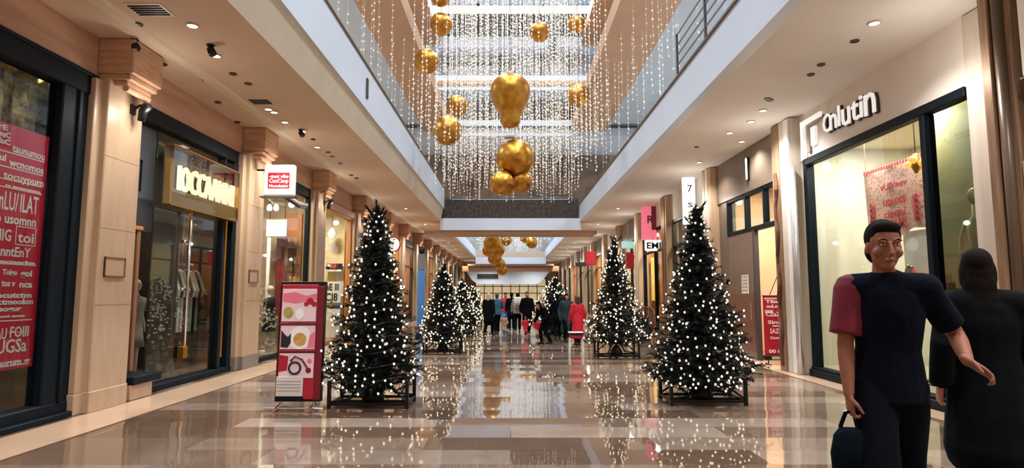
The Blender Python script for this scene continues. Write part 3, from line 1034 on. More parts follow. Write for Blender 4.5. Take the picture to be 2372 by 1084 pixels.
MB().tube([(0, 0, .05), (0, 0, 2.96)], .045, 12).build('shaft', white_paint, t, True)
MB().lathe([(.14, 0), (.14, .04), (.06, .06)], 16).build('base', white_paint, t)
t = thing('wooden_shelf_unit', 'brown wooden wall unit with dark bracket shelves at the far end of the showcase', 'shelf', (-5.96, 16.58, 0))
MB().bbox(-.26, .22, -.03, .03, 0, 3.7, .01).build('back_board', wood_orange, t)
for z in (1.75, 2.25, 2.75):
    MB().bbox(-.2, .18, -.3, -.03, z, z + .05, .008).build('shelf_board', black_metal, t)
for z in (1.8, 2.3, 2.8):
    for i in range(3):
        q = thing('shelf_ornament', 'small dark or brass ornament standing on the showcase shelves', 'ornament', (-6.09 + i * .12, 16.4, z), 0, 'ornaments on the showcase shelves')
        hh = R.uniform(.14, .28)
        MB().lathe([(.035, 0), (.045, .3 * hh), (.022, .7 * hh), (.035, hh)], 10).build('vase_body', [black_metal, gold_metal, cloth_tan][i % 3], q, True)
mannequin(WL - .45, 13.45, PI / 2, mat('grey_mannequin', (120, 116, 112), .4), cloth_grey, 'grey mannequin at the near end of the showcase', 1.7)
mannequin(WL - .4, 14.9, PI / 2, ivory, cloth_black, 'mannequin in dark dress before the white board of the showcase', 1.7)
# hanging box sign on pillar
hx0, hx1, hz0, hz1 = -5.13, -4.5, 3.53, 4.17
t = thing('hanging_box_sign', 'white square box sign with red lettered panel hanging from the second pillar', 'sign', (0, 0, 0), mx=wall_frame('front', (hx0, 12.38, hz0)))
w, h = hx1 - hx0, hz1 - hz0
MB().bbox(0, w, 0, h, -.14, 0, .02).build('box', mat('sign_ivory', (246, 236, 224), .4, emit=(255, 236, 214), estr=.25), t)
MB().bbox(.09, w - .09, .14, h - .17, 0, .008, .003).build('red_panel', mat('sign_red', (178, 24, 38), .4), t)
words([('-tnni vibs', .12, .36, .1, .4), ('CuxCaop', .12, .26, .12, .4), ('Moouhaiov', .12, .165, .08, .4)], 'lettering', print_white, t, .003, .01, fat=.003)
MB().box(-.06, w + .03, -.05, -.02, -.16, .02).build('lower_bar', grey_dark, t)
MB().tube([(-.25, h - .1, -.07), (0, h - .1, -.07)], .02, 8).build('arm', black_metal, t)
# curved canopy piece under the sign, over the showcase
t = thing('curved_canopy', 'curved white and black canopy strip over the showcase top', 'canopy', (WL + .05, 13.1, 3.74))
pts = []
cv = MB()
pr = [(0, .0, .28), (.12, .9, .1), (.2, 1.7, -.02), (.16, 2.4, .05)]
cv.tube(pr, .05, 8)
cv.build('white_edge', white_paint, t, True)
MB().tube([(p[0], p[1], p[2] - .08) for p in pr], .03, 8).build('dark_edge', black_metal, t, True)

# ---- fourth shop: cream display with red goods and black lettering
ya, yb = PY(2) + .88, PY(3) - .14
f = MB().bbox(WL - .14, WL + .02, ya, yb, 4.0, 4.345, .012).bbox(WL - .14, WL + .02, yb - .1, yb, 0, 4.0, .012).bbox(WL - .14, WL, ya, yb, 0, .09, .01)
struct('window_4', f, wood_orange)
MB().box(WL - .08, WL - .072, ya, yb - .1, .09, 4.0).build('window_4_pane', glass_shop, bpy.data.objects['window_4'])
room('left', PY(2) + .5, PY(3) + .2, 1.3, cream, ceilm=cream)
shop_lamp('left', ya + 1.3, .6, 190, size=.5)
t = thing('white_display_shelf', 'white display unit with a red and black row of goods, seen past the promo stand', 'display unit', (-6.02, 20.75, 0))
MB().bbox(-.3, .26, -.2, .2, 0, 1.1, .01).build('cabinet', white_paint, t)
MB().bbox(-.3, .26, -.16, .2, 2.24, 2.32, .01).build('shelf_board', white_paint, t)
MB().bbox(-.3, .26, .16, .2, 1.1, 3.7, .01).build('back_board', cream, t)
MB().box(-.3, .26, -.21, -.2, 1.0, 1.1).build('dark_strip', print_black, t)
for i in range(4):
    q = thing('toy_car', ('red' if i % 3 else 'black') + ' toy car in the row on the white display unit', 'toy', (-6.21 + i * .13, 20.65 + .02 * (i % 2), 2.32), PI / 2 - .5, 'toy cars on the white display unit')
    MB().prism([(-.1, .03), (.1, .03), (.1, .1), (.05, .12), (.03, .2), (-.05, .2), (-.08, .12), (-.1, .11)], -.045, .045, 'xzy').build('body', cloth_red if i % 3 else black_metal, q)
    for sx in (-.06, .06):
        MB().tube([(sx, -.05, .03), (sx, .05, .03)], .03, 10).build('wheel', black_metal, q)
t = thing('lettered_panel', 'white panel with bold black lettering below the toy cars in the cream display', 'sign', (0, 0, 0), mx=wall_frame('front', (-6.31, 20.55, 1.2)))
MB().box(0, .56, 0, .7, -.02, 0).build('board', white_paint, t)
words([('nE lll', .04, .42, .3, .46), ('CJ8', .04, .06, .36, .42)], 'lettering', print_black, t, .004, .004, fat=.01)
t = thing('glass_chandelier', 'clear glass pendant lamp hung behind the cream display window', 'lamp', (-6.0, 20.2, 3.3))
MB().lathe([(.03, 0), (.13, .08), (.15, .2), (.08, .34), (.03, .4)], 14).build('shade', mat('frosted_shade', (230, 214, 190), .25, emit=(255, 232, 200), estr=.6), t, True)
MB().tube([(0, 0, .4), (0, 0, .98)], .008, 5).build('cord', black_metal, t)
t = thing('wooden_header', 'brown wooden header box above the cream display window', 'header', (WL - .01, 18.9, 4.06))
MB().bbox(0, .14, -1.5, 1.7, 0, .2, .01).build('board', fascia_stone, t)
mannequin(WL - .35, 18.6, PI / 2, ivory, cloth_tan, 'mannequin in tan at the near end of the cream display', 1.7)

# ---- further bays: warm shop fronts
specs = [(wood_orange, cloth_black, 55), (cream, cloth_grey, 60), (wood_orange, cloth_tan, 55), (peach, cloth_white, 50), (wood_brown, cloth_red, 40), (cream, cloth_black, 40), (wood_orange, cloth_blue, 40), (peach, cloth_grey, 40), (cream, cloth_tan, 40), (wood_orange, cloth_grey, 40), (cream, cloth_red, 40)]
fm = [navy_frame, wood_orange, grey_dark]
ords = 'fifth sixth seventh eighth ninth tenth eleventh twelfth thirteenth fourteenth fifteenth'.split()
for i, (wm, cm, wt) in enumerate(specs):
    k = 3 + i
    ya, yb = PY(k) + .88, PY(k + 1) - .14
    f = MB().bbox(WL - .14, WL + .02, ya, yb, 4.0, 4.345, .012).bbox(WL - .14, WL + .02, yb - .1, yb, 0, 4.0, .012).bbox(WL - .14, WL + .02, ya, ya + .1, 0, 4, .012).bbox(WL - .14, WL, ya, yb, 0, .09, .01)
    f.bbox(WL - .12, WL, ya, yb, 2.9, 2.98, .01)
    nm = 'window_%d' % (10 + i)
    struct(nm, f, fm[i % 3])
    MB().box(WL - .08, WL - .072, ya + .1, yb - .1, .09, 4.0).build(nm + '_pane', glass_shop, bpy.data.objects[nm])
    room('left', PY(k) + .5, PY(k + 1) + .2, 1.3, wm, ceilm=cream)
    if i < 7:
        shop_lamp('left', ya + 1.4, .6, wt * 3, size=.5)
    if i < 6:
        mannequin(WL - .42, yb - .55, PI / 2, ivory, cm, ords[i] + ' shop window mannequin counted along the stone pillars, in ' + cm.name.replace('_cloth', '').replace('dark', 'black') + ' clothes')
        t = thing('display_table', 'low white display table in the ' + ords[i] + ' shop window along the stone pillars', 'table', (WL - .5, ya + 1.5, 0))
        MB().bbox(-.3, .25, -.7, .7, .62, .7, .01).build('table_top', white_paint, t)
        for sx in (-.25, .2):
            for sy in (-.62, .62):
                MB().box(sx - .03, sx + .03, sy - .03, sy + .03, 0, .62).build('leg', white_paint, t)
# round white light sign and the blue column beside the tree
p = at_y(910, 566, 24.0)
t = thing('round_sign', 'round white glowing sign with red edge above the front tree branches', 'sign', p)
MB().tube([(0, .05, 0), (0, -.05, 0)], .27, 24).build('disc', mat('sign_glow', (250, 240, 236), .4, emit=(255, 244, 240), estr=.7), t)
MB().tube([(0, .03, 0), (0, -.03, 0)], .31, 24).build('rim', cloth_red, t)
MB().tube([(0, 0, 0), (WL - p.x, 0, 0)], .02, 6).build('arm', black_metal, t)
p = at_y(974, 770, 26.0)
t = thing('blue_banner_post', 'tall blue lit column sign standing by the wooden shops behind the front tree', 'sign', (p.x, 26.0, 0))
MB().bbox(-.14, .14, -.1, .1, .1, 2.5, .02).build('blue_panel', mat('blue_panel', (58, 112, 172), .35, var=.2, emit=(70, 150, 230), estr=.06), t)
MB().bbox(-.14, .14, -.1, .1, 2.5, 3.2, .02).build('grey_panel', mat('steel_panel', (96, 100, 108), .35), t)
MB().lathe([(.06, 3.2), (.12, 3.25), (.12, 3.42), (.03, 3.5)], 12).build('lamp_head', black_metal, t, True)
MB().bbox(-.22, .22, -.18, .18, 0, .1, .01).build('base', grey_dark, t)
# ------------------------------------------------------------------ right shop fronts
PR = 4.66
def RY(k):
    return 6.45 + PR * k + (0.3 if k > 0 else 0)
struct('wall_right', MB().box(WR - .03, WR + .22, Y0, Y1, 4.02, ZC).box(WR, WR + .22, Y0, 4.4, 0, 4.35), plaster_r)
struct('wall_right_rear', MB().box(9.3, 9.5, Y0, Y1, 0, ZC), grey_dark)
col_wood = mat('column_brown_stone', (150, 118, 90), .5, var=.3, scale=3, stretch=(6, 6, .5), rgb2=(108, 84, 66))
col_pale = mat('column_pale_stone', (206, 196, 184), .4, var=.08, scale=2, stretch=(5, 5, .4))
col_beige = mat('column_beige_stone', (194, 166, 138), .45, var=.12, scale=2, stretch=(5, 5, .4))
for k in range(0, 15):
    y = RY(k)
    w = .72
    p = MB().bbox(5.36, WR + .2, y, y + w, 0, ZC - .01, .015) if k else MB().bbox(5.36, WR + .2, 6.24, 6.66, 0, ZC - .01, .015)
    o = struct('column', p, col_wood if k in (0,) else (col_pale if k == 1 else col_beige))
    if k == 0:
        MB().bbox(5.32, 5.36, 6.48, 6.62, 0, ZC - .02, .012).build('pilaster_strip', col_wood, o)
        MB().tube([(5.35, 6.37, 0), (5.35, 6.37, ZC - .02)], .06, 14).build('half_round_shaft', mat('dark_bronze_shaft', (92, 74, 60), .35, var=.2, scale=3, stretch=(6, 6, .4)), o, True)
        MB().bbox(5.53, WR + .1, 6.66, 7.14, 0, ZC - .02, .012).build('pale_jamb', col_pale, o)
    elif k == 1:
        MB().bbox(5.33, 5.37, y + .44, y + .74, 0, ZC - .02, .015).build('brown_strip', col_wood, o)
        g = MB()
        q = R.random
        prof = []
        for i in range(24):
            z = .1 + i * .165
            prof.append((5.33 - .02 * R.random(), y + .56 + .05 * math.sin(i * 1.1) + .03 * R.random(), z))
        g.tube(prof, [.02 + .035 * R.random() for _ in prof], 7)
        g.build('bark_strip', mat('bark_brown', (92, 56, 34), .7, var=.5, scale=8), o)
        MB().bbox(5.34, 5.37, y - .0, y + .2, 0, ZC - .02, .015).build('white_strip', white_paint, o)
        MB().tube([(5.36, y - .06, 0), (5.36, y - .06, 3.9)], .06, 12).build('steel_edge', mat('satin_steel', (206, 210, 216), .25, metal=.7), o, True)
    else:
        MB().bbox(5.33, 5.37, y + .12, y + .3, 0, ZC - .02, .01).bbox(5.33, 5.37, y + .44, y + .6, 0, ZC - .02, .01).build('flute', col_wood if k % 2 else col_pale, o)
    if k > 0:
        struct('partition_right', MB().box(WR + .2, 9.3, y + .2, y + .5, 0, ZC), mat('shop_divider', (150, 126, 104), .6))

# nearest front beyond the window: box sign, stone cladding, dark panel
struct('wall_right_front', MB().box(5.5, 5.7, 5.0, 6.24, 0, ZC), grey_dark)
t = thing('stone_cladding', 'rough grey stone cladding blocks on the dark front at the picture edge', 'cladding', (5.497, 5.55, 0))
for (z0, z1, d) in ((0, 2.2, .0), (2.2, 2.9, .1), (2.9, 3.3, .04)):
    MB().bbox(-.06 - d, .0, -.62, .68, z0 + .01, z1 - .01, .03).build('block', rough_stone, t)
t = thing('overhead_box_sign', 'plain beige box projecting overhead at the top corner beside the nearest column', 'sign', (5.4, 5.6, 3.72))
MB().bbox(-.12, .1, -.6, .46, 0, 1.17, .02).build('box', plaster_r, t)
MB().box(-.13, .1, -.61, .47, -.02, 0).build('trim', grey_dark, t)

# ---- lettered shop window
ya, yb = RY(0) + .72 + .3, RY(1) - .12
f = MB()
f.bbox(WR - .06, WR + .1, ya - .28, yb, 3.9, 4.03, .012)
f.bbox(WR - .06, WR + .1, yb - .12, yb, .1, 3.9, .012)
f.bbox(WR - .06, WR + .1, ya + .46, ya + .56, .1, 3.9, .012)
f.bbox(WR - .12, WR + .1, ya - .28, yb, 0, .13, .012)
f.bbox(WR - .08, WR + .1, ya - .28, yb, .13, .17, .008)
struct('window_8', f, navy_frame)
pn = MB().box(WR + .02, WR + .028, ya + .56, yb - .12, .17, 3.9)
pn.build('window_8_pane', glass_shop, bpy.data.objects['window_8'])
fros = glass_mat('greenish_glass', (196, 200, 184), .12)
MB().box(WR + .02, WR + .028, ya - .28, ya + .46, .17, 3.9).build('window_8_side_pane', fros, bpy.data.objects['window_8'])
room('right', RY(0) + .2, RY(1) + .3, 2.0, mat('window_cream', (228, 222, 202), .6, var=.05, scale=.6), ceilm=cream)
struct('trim_8', MB().box(WR + .1, WR + 2.2, RY(0) + .5, RY(1) + .2, 0, .16), mat('display_floor', (206, 196, 176), .4))
shop_lamp('right', 10.4, .9, 75, (1, .95, .86), size=.5)
shop_lamp('right', 9.0, .9, 75, (1, .95, .86), size=.5)
shop_lamp('right', 8.2, 1.6, 40, (1, .93, .82), size=.5)
# partition panel behind the side pane
MB().box(WR + .8, WR + .86, 7.6, 9.05, .16, 4.2).build('screen_panel', mat('sage_panel', (190, 188, 166), .5, var=.06, scale=1), None)
tag(bpy.data.objects['screen_panel'], 'pale sage screen standing behind the narrow side pane of the lettered shop', 'screen')
# letters over the window
t = thing('shop_letter_sign', 'raised white letters with brown sides on the plain wall over the window', 'sign', (0, 0, 0), mx=wall_frame('right', (WR - .03, 11.2, 4.2)))
g = MB()
for i in (0, 2):
    x = i * .15
    g.prism([(x, -.14 + .05 * i), (x + .1, -.14 + .05 * i), (x + .1, .44), (.74, .44 + .0), (.74, .52 - .035 * i), (x, .52 - .035 * i)] if i < 2 else [(x, .0), (x + .16, .0), (x + .16, .34), (x, .34)], .005 + .02 * (2 - i), .05 + .02 * (2 - i), 'xyz')
g.build('letter_mark', mat('letter_white', (248, 248, 250), .35, emit=(255, 255, 255), estr=.35), t)
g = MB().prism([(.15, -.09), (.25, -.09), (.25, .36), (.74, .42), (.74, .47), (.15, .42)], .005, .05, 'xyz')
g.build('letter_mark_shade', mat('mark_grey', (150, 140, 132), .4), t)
words([('C', .78, .1, .46, .22), ('n', 1.0, .1, .56, .22), ('l', 1.27, .1, .5, .05), ('u', 1.38, .06, .62, .24), ('t', 1.66, .06, .56, .2), ('i', 1.9, .06, .54, .07), ('n', 2.02, .04, .72, .28)], 'lettering', MATS['letter_white'], t, .012, .06, fat=.002)
words([('C', .8, .09, .46, .22), ('n', 1.02, .09, .56, .22), ('l', 1.29, .09, .5, .05), ('u', 1.4, .05, .62, .24), ('t', 1.68, .05, .56, .2), ('i', 1.92, .05, .54, .07), ('n', 2.04, .03, .72, .28)], 'letter_side', mat('letter_brown', (60, 36, 22), .5), t, .02, .022, fat=.012)

# red-printed scarf banner behind the pane
bz0, bz1 = 2.42, 3.42
t = thing('printed_banner', 'translucent pale banner with red printed pattern hung inside the lettered shop window', 'banner', (0, 0, 0), mx=wall_frame('right', (6.35, 10.72, 2.53)) @ Matrix.Scale(1.14, 4))
mb = MB()
nx, ny = 30, 8
vs, fs = [], []
for j in range(ny + 1):
    for i in range(nx + 1):
        u, v = i / nx, j / ny
        sag = -.05 * math.sin(PI * u) * (1 - v)
        vs.append((u * 1.45 + (.06 * (1 - v) * (1 - 2 * u)), v * 1.0 + sag - .03 * math.cos(u * 12) * (1 - v), .02 * math.sin(u * 17)))
for j in range(ny):
    for i in range(nx):
        a = j * (nx + 1) + i
        fs.append((a, a + 1, a + nx + 2, a + nx + 1))
mb.add(vs, fs)
red_cord = mat('red_cord', (150, 40, 50), .6)
m = bpy.data.materials.new('printed_gauze')
m.use_nodes = True
nt = m.node_tree
b = nt.nodes['Principled BSDF']
tc = nt.nodes.new('ShaderNodeTexCoord')
vo = nt.nodes.new('ShaderNodeTexVoronoi')
vo.inputs['Scale'].default_value = 26
nt.links.new(tc.outputs['Object'], vo.inputs['Vector'])
rp = nt.nodes.new('ShaderNodeValToRGB')
rp.color_ramp.elements[0].color = (*lin((176, 60, 62)), 1)
rp.color_ramp.elements[0].position = .12
rp.color_ramp.elements[1].color = (*lin((214, 176, 158)), 1)
rp.color_ramp.elements[1].position = .5
nt.links.new(vo.outputs['Distance'], rp.inputs['Fac'])
nt.links.new(rp.outputs['Color'], b.inputs['Base Color'])
b.inputs['Roughness'].default_value = .8
MATS['printed_gauze'] = m
ob = mb.build('cloth', m, t, True)
for x in (.06, 1.4):
    MB().tube([(x, .99, 0), (x, 1.55, 0)], .005, 5).build('cord', red_cord, t)
red_ink = mat('red_ink', (186, 40, 52), .6)
words([('vUIVnov', .45, .62, .13, .62), ('uauxs', .5, .38, .19, .52), ('cinuni', .5, .2, .17, .5), ('UADHMS', .48, .03, .18, .54)], 'lettering', red_ink, t, .002, .03, fat=.004)
sw = MB()
for s_, bx in ((1, .2), (-1, 1.25)):
    for q in range(4):
        sw.tube([(bx + s_ * (.03 * q + .02 * math.sin(i * .9)), .45 - i * .06, .03) for i in range(7)], .006, 4)
    for i in range(5):
        sw.tube([(bx + .05 * math.cos(a * .9) * (1 - a * .12), .42 - i * .08 + .05 * math.sin(a * .9), .03) for a in range(6)], .008, 4)
for i in range(22):
    sw.box(.05 + i * .063, .085 + i * .063, .93, .98, .026, .032)
sw.build('border_pattern', red_ink, t)
# pole, lamp and things in the display
t = thing('wall_chandelier', 'small amber chandelier near the top of the lettered window, by the dark mullion', 'lamp', (WR + .5, 8.95, 3.3))
MB().tube([(0, 0, .3), (0, 0, .85)], .008, 5).build('cord', black_metal, t)
for a in range(5):
    c_ = (.1 * math.cos(a * 1.256), .1 * math.sin(a * 1.256))
    MB().ball((c_[0], c_[1], .14 + .05 * (a % 2)), .055, 10, 8).build('globe', mat('amber_globe', (220, 150, 70), .2, emit=(255, 170, 80), estr=1.2), t, True)
MB().lathe([(.02, .0), (.07, .1), (.03, .3)], 10).build('hub', gold_metal, t, True)
white_mq = mat('white_mannequin', (240, 238, 232), .3)
t = thing('white_display_board', 'white square display board standing inside the lettered window beside the mullion', 'board', (WR + .85, 9.55, .16))
MB().bbox(-.02, .02, -.32, .32, 1.35, 2.35, .01).build('board', white_paint, t)
for s_ in (-.25, .25):
    MB().tube([(0, s_, 0), (0, s_, 1.36)], .018, 8).build('leg', chrome, t)
for i, (y, mm, hh) in enumerate(((9.75, cloth_black, .62), (9.5, cloth_red, .5), (9.2, cloth_black, .7), (9.0, cloth_red, .66))):
    t = thing('dress_form', ['black dress form with pale trim in the lettered window, behind the man', 'red dress form close beside the black one, behind the man', 'tall black dress form nearest the dark mullion', 'red jacket form right at the dark mullion'][i], 'dress form', (WR + .45 + .25 * (i % 2), y, .16))
    MB().lathe([(.16, 0), (.16, .02), (.025, .04), (.02, 1.1)], 16).build('stand', black_metal, t)
    q = MB().tube([(0, 0, 1.0), (0, 0, 1.15), (0, 0, 1.32), (0, 0, 1.5), (0, 0, 1.6), (0, 0, 1.64), (0, 0, 1.72)], [(.14, .1), (.15, .11), (.115, .09), (.16, .11), (.17, .08), (.06, .05), (.045, .045)], 14, side=(0, 1, 0))
    q.build('torso', mm, t, True)
    MB().ball((0, 0, 1.75), .03, 10, 8).build('neck_knob', gold_metal, t, True)
t = thing('white_arm_mannequin', 'white mannequin with raised bent arm behind the narrow side pane', 'mannequin', (WR + .42, 7.75, .9))
b_ = MB()
b_.tube([(0, 0, 1.0), (0, 0, 1.2), (0, 0, 1.4), (0, 0, 1.52), (0, 0, 1.6), (0, 0, 1.75)], [(.12, .1), (.1, .08), (.14, .1), (.16, .08), (.05, .05), (.045, .045)], 12, side=(0, 1, 0))
b_.tube([(0, -.17, 1.52), (-.02, -.28, 1.75), (-.05, -.2, 2.1), (-.05, -.16, 2.25)], [.045, .04, .03, .02], 8, round_ends=True)
b_.tube([(0, .17, 1.52), (-.02, .26, 1.3), (-.1, .16, 1.12)], [.045, .038, .025], 8, round_ends=True)
b_.ball((0, 0, 1.86), .1, 14, 10, (.9, .85, 1.15))
b_.build('body', white_mq, t, True)
MB().lathe([(.17, 0), (.17, .02), (.025, .04), (.02, 1.0)], 16).build('stand', chrome, t)
for i in range(4):
    t = thing('shop_bag', ('black' if i % 3 else 'grey') + ' upright bag on the low display behind the narrow side pane', 'bag', (WR + .45, 8.03 + .11 * i, .9 + .0), 0, 'bags on the low display')
    hh = R.uniform(.4, .8)
    MB().bbox(-.06, .06, -.045, .045, 0, hh, .01).build('body', cloth_black if i % 3 else cloth_grey, t)
    MB().tube([(-.0, -.03, hh), (0, -.03, hh + .1), (0, .03, hh + .1), (0, .03, hh)], .006, 5).build('handle', chrome, t)
t = thing('display_plinth', 'dark low display plinth along the foot of the narrow side pane', 'plinth', (WR + .5, 7.75, .16))
MB().bbox(-.2, .2, -.5, .62, 0, .74, .01).build('body', grey_dark, t)

# ---- grey-brown shop with transom windows
ya, yb = RY(1) + .72, RY(2)
gp = struct('wall_grey_shop', MB().bbox(WR - .06, WR + .2, ya, yb, 3.86, ZC - .005, .01).bbox(WR - .02, WR + .2, yb - .62, yb, 0, 3.86, .01), grey_panel)
f = MB()
for y in (ya, ya + 1.05, ya + 2.1, yb - .66):
    f.bbox(WR - .03, WR + .1, y, y + .07, 2.98, 3.86, .008)
f.bbox(WR - .03, WR + .1, ya, yb - .6, 3.79, 3.86, .008).bbox(WR - .03, WR + .1, ya, yb - .6, 2.94, 3.04, .008)
f.bbox(WR - .03, WR + .1, ya, ya + .06, 0, 2.98, .008)
struct('window_21', f, navy_frame)
MB().box(WR + .03, WR + .036, ya + .05, yb - .62, 3.04, 3.8).build('window_21_pane', glass_shop, bpy.data.objects['window_21'])
room('right', RY(1) + .5, RY(2) + .3, 2.6, peach, ceilm=cream)
shop_lamp('right', ya + 1.0, 1.6, 110, (1, .9, .8), size=.7)
shop_lamp('right', ya + 2.9, 1.6, 50, (1, .86, .68), size=.5)
d = MB().bbox(WR - .02, WR + .06, ya + 1.72, yb - .62, 0, 2.95, .012)
dd = struct('door_1', d, mat('grey_door', (120, 98, 84), .3, var=.05))
MB().bbox(WR - .03, WR - .02, ya + 1.8, yb - .7, .2, 1.5, .008).build('lower_panel', mat('brown_door_panel', (124, 82, 66), .35, var=.05), dd)
MB().bbox(WR - .04, WR + .08, ya + 1.66, ya + 1.74, 0, 2.95, .01).build('edge_stile', grey_dark, dd)
MB().tube([(WR - .07, ya + 1.86, .9), (WR - .07, ya + 1.86, 1.3)], .015, 8).build('door_handle', chrome, dd)
t = thing('paper_notice', 'white paper notice pinned on the brown door of the grey shop', 'notice', (0, 0, 0), mx=wall_frame('right', (WR - .032, 14.62, 1.5)))
MB().box(0, .42, 0, .44, -.004, .002).build('sheet', print_white, t)
n_ = MB()
for i in range(5):
    for j in range(3):
        n_.box(.04 + j * .12, .13 + j * .12, .05 + i * .08, .1 + i * .08, .002, .004)
n_.build('printing', mat('grey_ink', (170, 158, 150), .6), t)
t = thing('slim_wall_light', 'slim glowing upright light on the dark band over the transom windows', 'lamp', (WR - .07, 13.85, 4.14))
MB().bbox(-.04, .01, -.05, .05, -.02, .52, .01).build('housing', black_metal, t)
MB().bbox(-.055, -.04, -.035, .035, 0, .5, .006).build('tube', glow_mat('slim_glow', (255, 240, 215), 6), t)
# picture rail, cables on the peach wall
t = thing('curtain_rod', 'thin dark rod fixed across the peach wall inside the open doorway', 'rod', (WR + 1.0, 13.3, 2.62))
MB().tube([(0, -1.0, 0), (0, 1.2, .1)], .015, 6).build('rod', mat('rod_brown', (120, 92, 66), .4), t)
MB().tube([(0, .9, .09), (0, .9, -.6), (.02, .95, -1.0)], .006, 5).build('cord', mat('rod_brown', (120, 92, 66), .4), t)
t = thing('muted_picture', 'small muted painting on the wall seen through the transom windows', 'picture', (WR + 2.785, 13.6, 3.9))
MB().bbox(-.03, .03, -.9, .9, -.35, .2, .01).build('canvas', mat('muted_paint', (172, 160, 140), .6, var=.6, scale=4, rgb2=(110, 120, 118)), t)
# red roll-up sign in the doorway
t = thing('red_display_stand', 'red lettered roll-up stand in the lit doorway of the grey shop', 'sign stand', (5.64, 13.0, 0), math.radians(0))
w = .5
MB().bbox(-w / 2, w / 2, -.012, .012, .2, 1.44, .005).build('sheet', crimson, t)
MB().bbox(-w / 2 - .03, w / 2 + .03, -.06, .06, .1, .2, .01).build('base_box', black_metal, t)
MB().box(-w / 2 + .12, w / 2, -.064, -.06, .12, .18).build('base_label', mat('olive_label', (176, 184, 140), .5), t)
MB().bbox(-w / 2 - .01, w / 2 + .01, -.02, .02, 1.44, 1.47, .005).build('top_bar', deep_red, t)
for s_ in (-.18, .18):
    MB().tube([(s_, -.14, .012), (s_, .14, .012)], .012, 6).build('foot', black_metal, t)
    MB().tube([(s_, 0, .012), (s_, 0, .11)], .012, 6).build('stem', black_metal, t)
MB().tube([(-.1, .03, 1.44), (.16, .05, 2.0)], .008, 6).build('stay_rod', black_metal, t)
rp_ = wall_frame('front', (-w / 2, -.013, .2))
lt = words([('TEnrr', .05, 1.1, .09, .4), ('ouLouu', .06, 1.0, .1, .36), ('CZaZ', .05, .82, .13, .3), ('Sinui', .08, .66, .1, .34), ('SAZC', .12, .46, .14, .26), ('Cocoo', .12, .34, .08, .26), ('00 00', .08, .05, .1, .34)], 'lettering', print_white, t, .002, .003, fat=.003)
lt.matrix_local = rp_
q = MB().box(.02, .48, 1.18, 1.21, 0, .004).box(.03, .2, .88, .95, 0, .004).box(.18, .46, .6, .63, 0, .004).box(.42, .49, .4, .9, 0, .003).build('white_mark', pale_pink, t)
q.matrix_local = rp_

# ---- dark shop with lantern banner, then pink sign, and further bays
def front(k, frame_m, wall_m, watts, fascia_m=None, depth=1.6, transom=3.1, label_no=0):
    ya, yb = RY(k) + .72, RY(k + 1)
    if fascia_m:
        struct('wall_shop_band', MB().bbox(WR - .05, WR + .2, ya, yb, 3.9, ZC - .005, .01), fascia_m)
    f = MB().bbox(WR - .03, WR + .1, ya, yb, 3.92, 4.03, .01).bbox(WR - .03, WR + .1, ya, ya + .1, 0, 3.92, .01).bbox(WR - .03, WR + .1, yb - .1, yb, 0, 3.92, .01)
    f.bbox(WR - .03, WR + .1, ya, yb, transom, transom + .08, .01).bbox(WR - .03, WR + .1, ya, yb, 0, .12, .01).bbox(WR - .03, WR + .1, (ya + yb) / 2 - .04, (ya + yb) / 2 + .04, .12, 3.92, .01)
    nm = 'window_%d' % label_no
    struct(nm, f, frame_m)
    MB().box(WR + .03, WR + .036, ya + .1, yb - .1, .12, 3.92).build(nm + '_pane', glass_shop, bpy.data.objects[nm])
    room('right', RY(k) + .5, RY(k + 1) + .3, depth, wall_m, ceilm=cream)
    if watts:
        shop_lamp('right', (ya + yb) / 2, .6, watts * 3.5, size=.5)
    return ya, yb
front(2, grey_dark, wood_brown, 26, label_no=22)
p0 = at_y(1580, 410, 17.6)
p1 = at_y(1611, 520, 17.6)
t = thing('white_lantern_banner', 'tall white lit lantern sign with dark marks, right above the big tree top', 'sign', ((p0.x + p1.x) / 2, 17.6, p1.z))
w = (p1.x - p0.x) / 2
MB().bbox(-w, w, -.08, .08, 0, p0.z - p1.z, .02).build('box', mat('lantern_white', (248, 246, 242), .4, emit=(255, 252, 246), estr=.6), t)
MB().lathe([(.06, p0.z - p1.z), (.05, p0.z - p1.z + .04), (.02, p0.z - p1.z + .12)], 10).build('cap', chrome, t)
MB().tube([(0, 0, p0.z - p1.z + .1), (0, 0, ZC - p1.z)], .012, 6).build('hanger', chrome, t)
lt = words([('7', .12, .95, .3, .14), ('s', .12, .5, .3, .14)], 'lettering', grey_dark, t, .002, .003)
lt.matrix_local = wall_frame('front', (-w, -.081, 0))
ya, yb = front(3, navy_frame, wood_orange, 60, label_no=23)
mat('yellow_panel', (240, 196, 92), .5, emit=(255, 200, 90), estr=.25)
t = thing('yellow_window_panel', 'glowing yellow upright panel inside the window below the pink sign', 'panel', (WR + .36, 25.2, 1.2))  # yellow window panel, its glow set in the material
MB().bbox(-.12, .12, -.03, .03, 0, 1.8, .01).build('panel', MATS['yellow_panel'], t)
MB().bbox(.12, .22, -.04, .04, -.2, 2.0, .01).build('dark_jamb', black_metal, t)
a0, a1 = at_y(1486, 478, 23.0), at_y(1540, 556, 23.0)
t = thing('pink_hanging_sign', 'pink hanging shop sign with a dark figure mark above the small white sign', 'sign', (0, 0, 0), mx=wall_frame('front', (a0.x, 23.0, a1.z)))
w, h = min(a1.x, 5.58) - a0.x, a0.z - a1.z
MB().bbox(0, w, 0, h, -.12, 0, .02).build('board', mat('pink_sign', (242, 126, 152), .4, emit=(255, 130, 160), estr=.3), t)
MB().bbox(w * .66, w + .01, .3 * h, h, 0, .012, .004).build('maroon_panel', mat('maroon_sign', (128, 34, 48), .4), t)
words([('R', w * .38, h * .5, .42, .24)], 'lettering', mat('sign_maroon_ink', (96, 20, 44), .5), t, .003, .006, fat=.008)
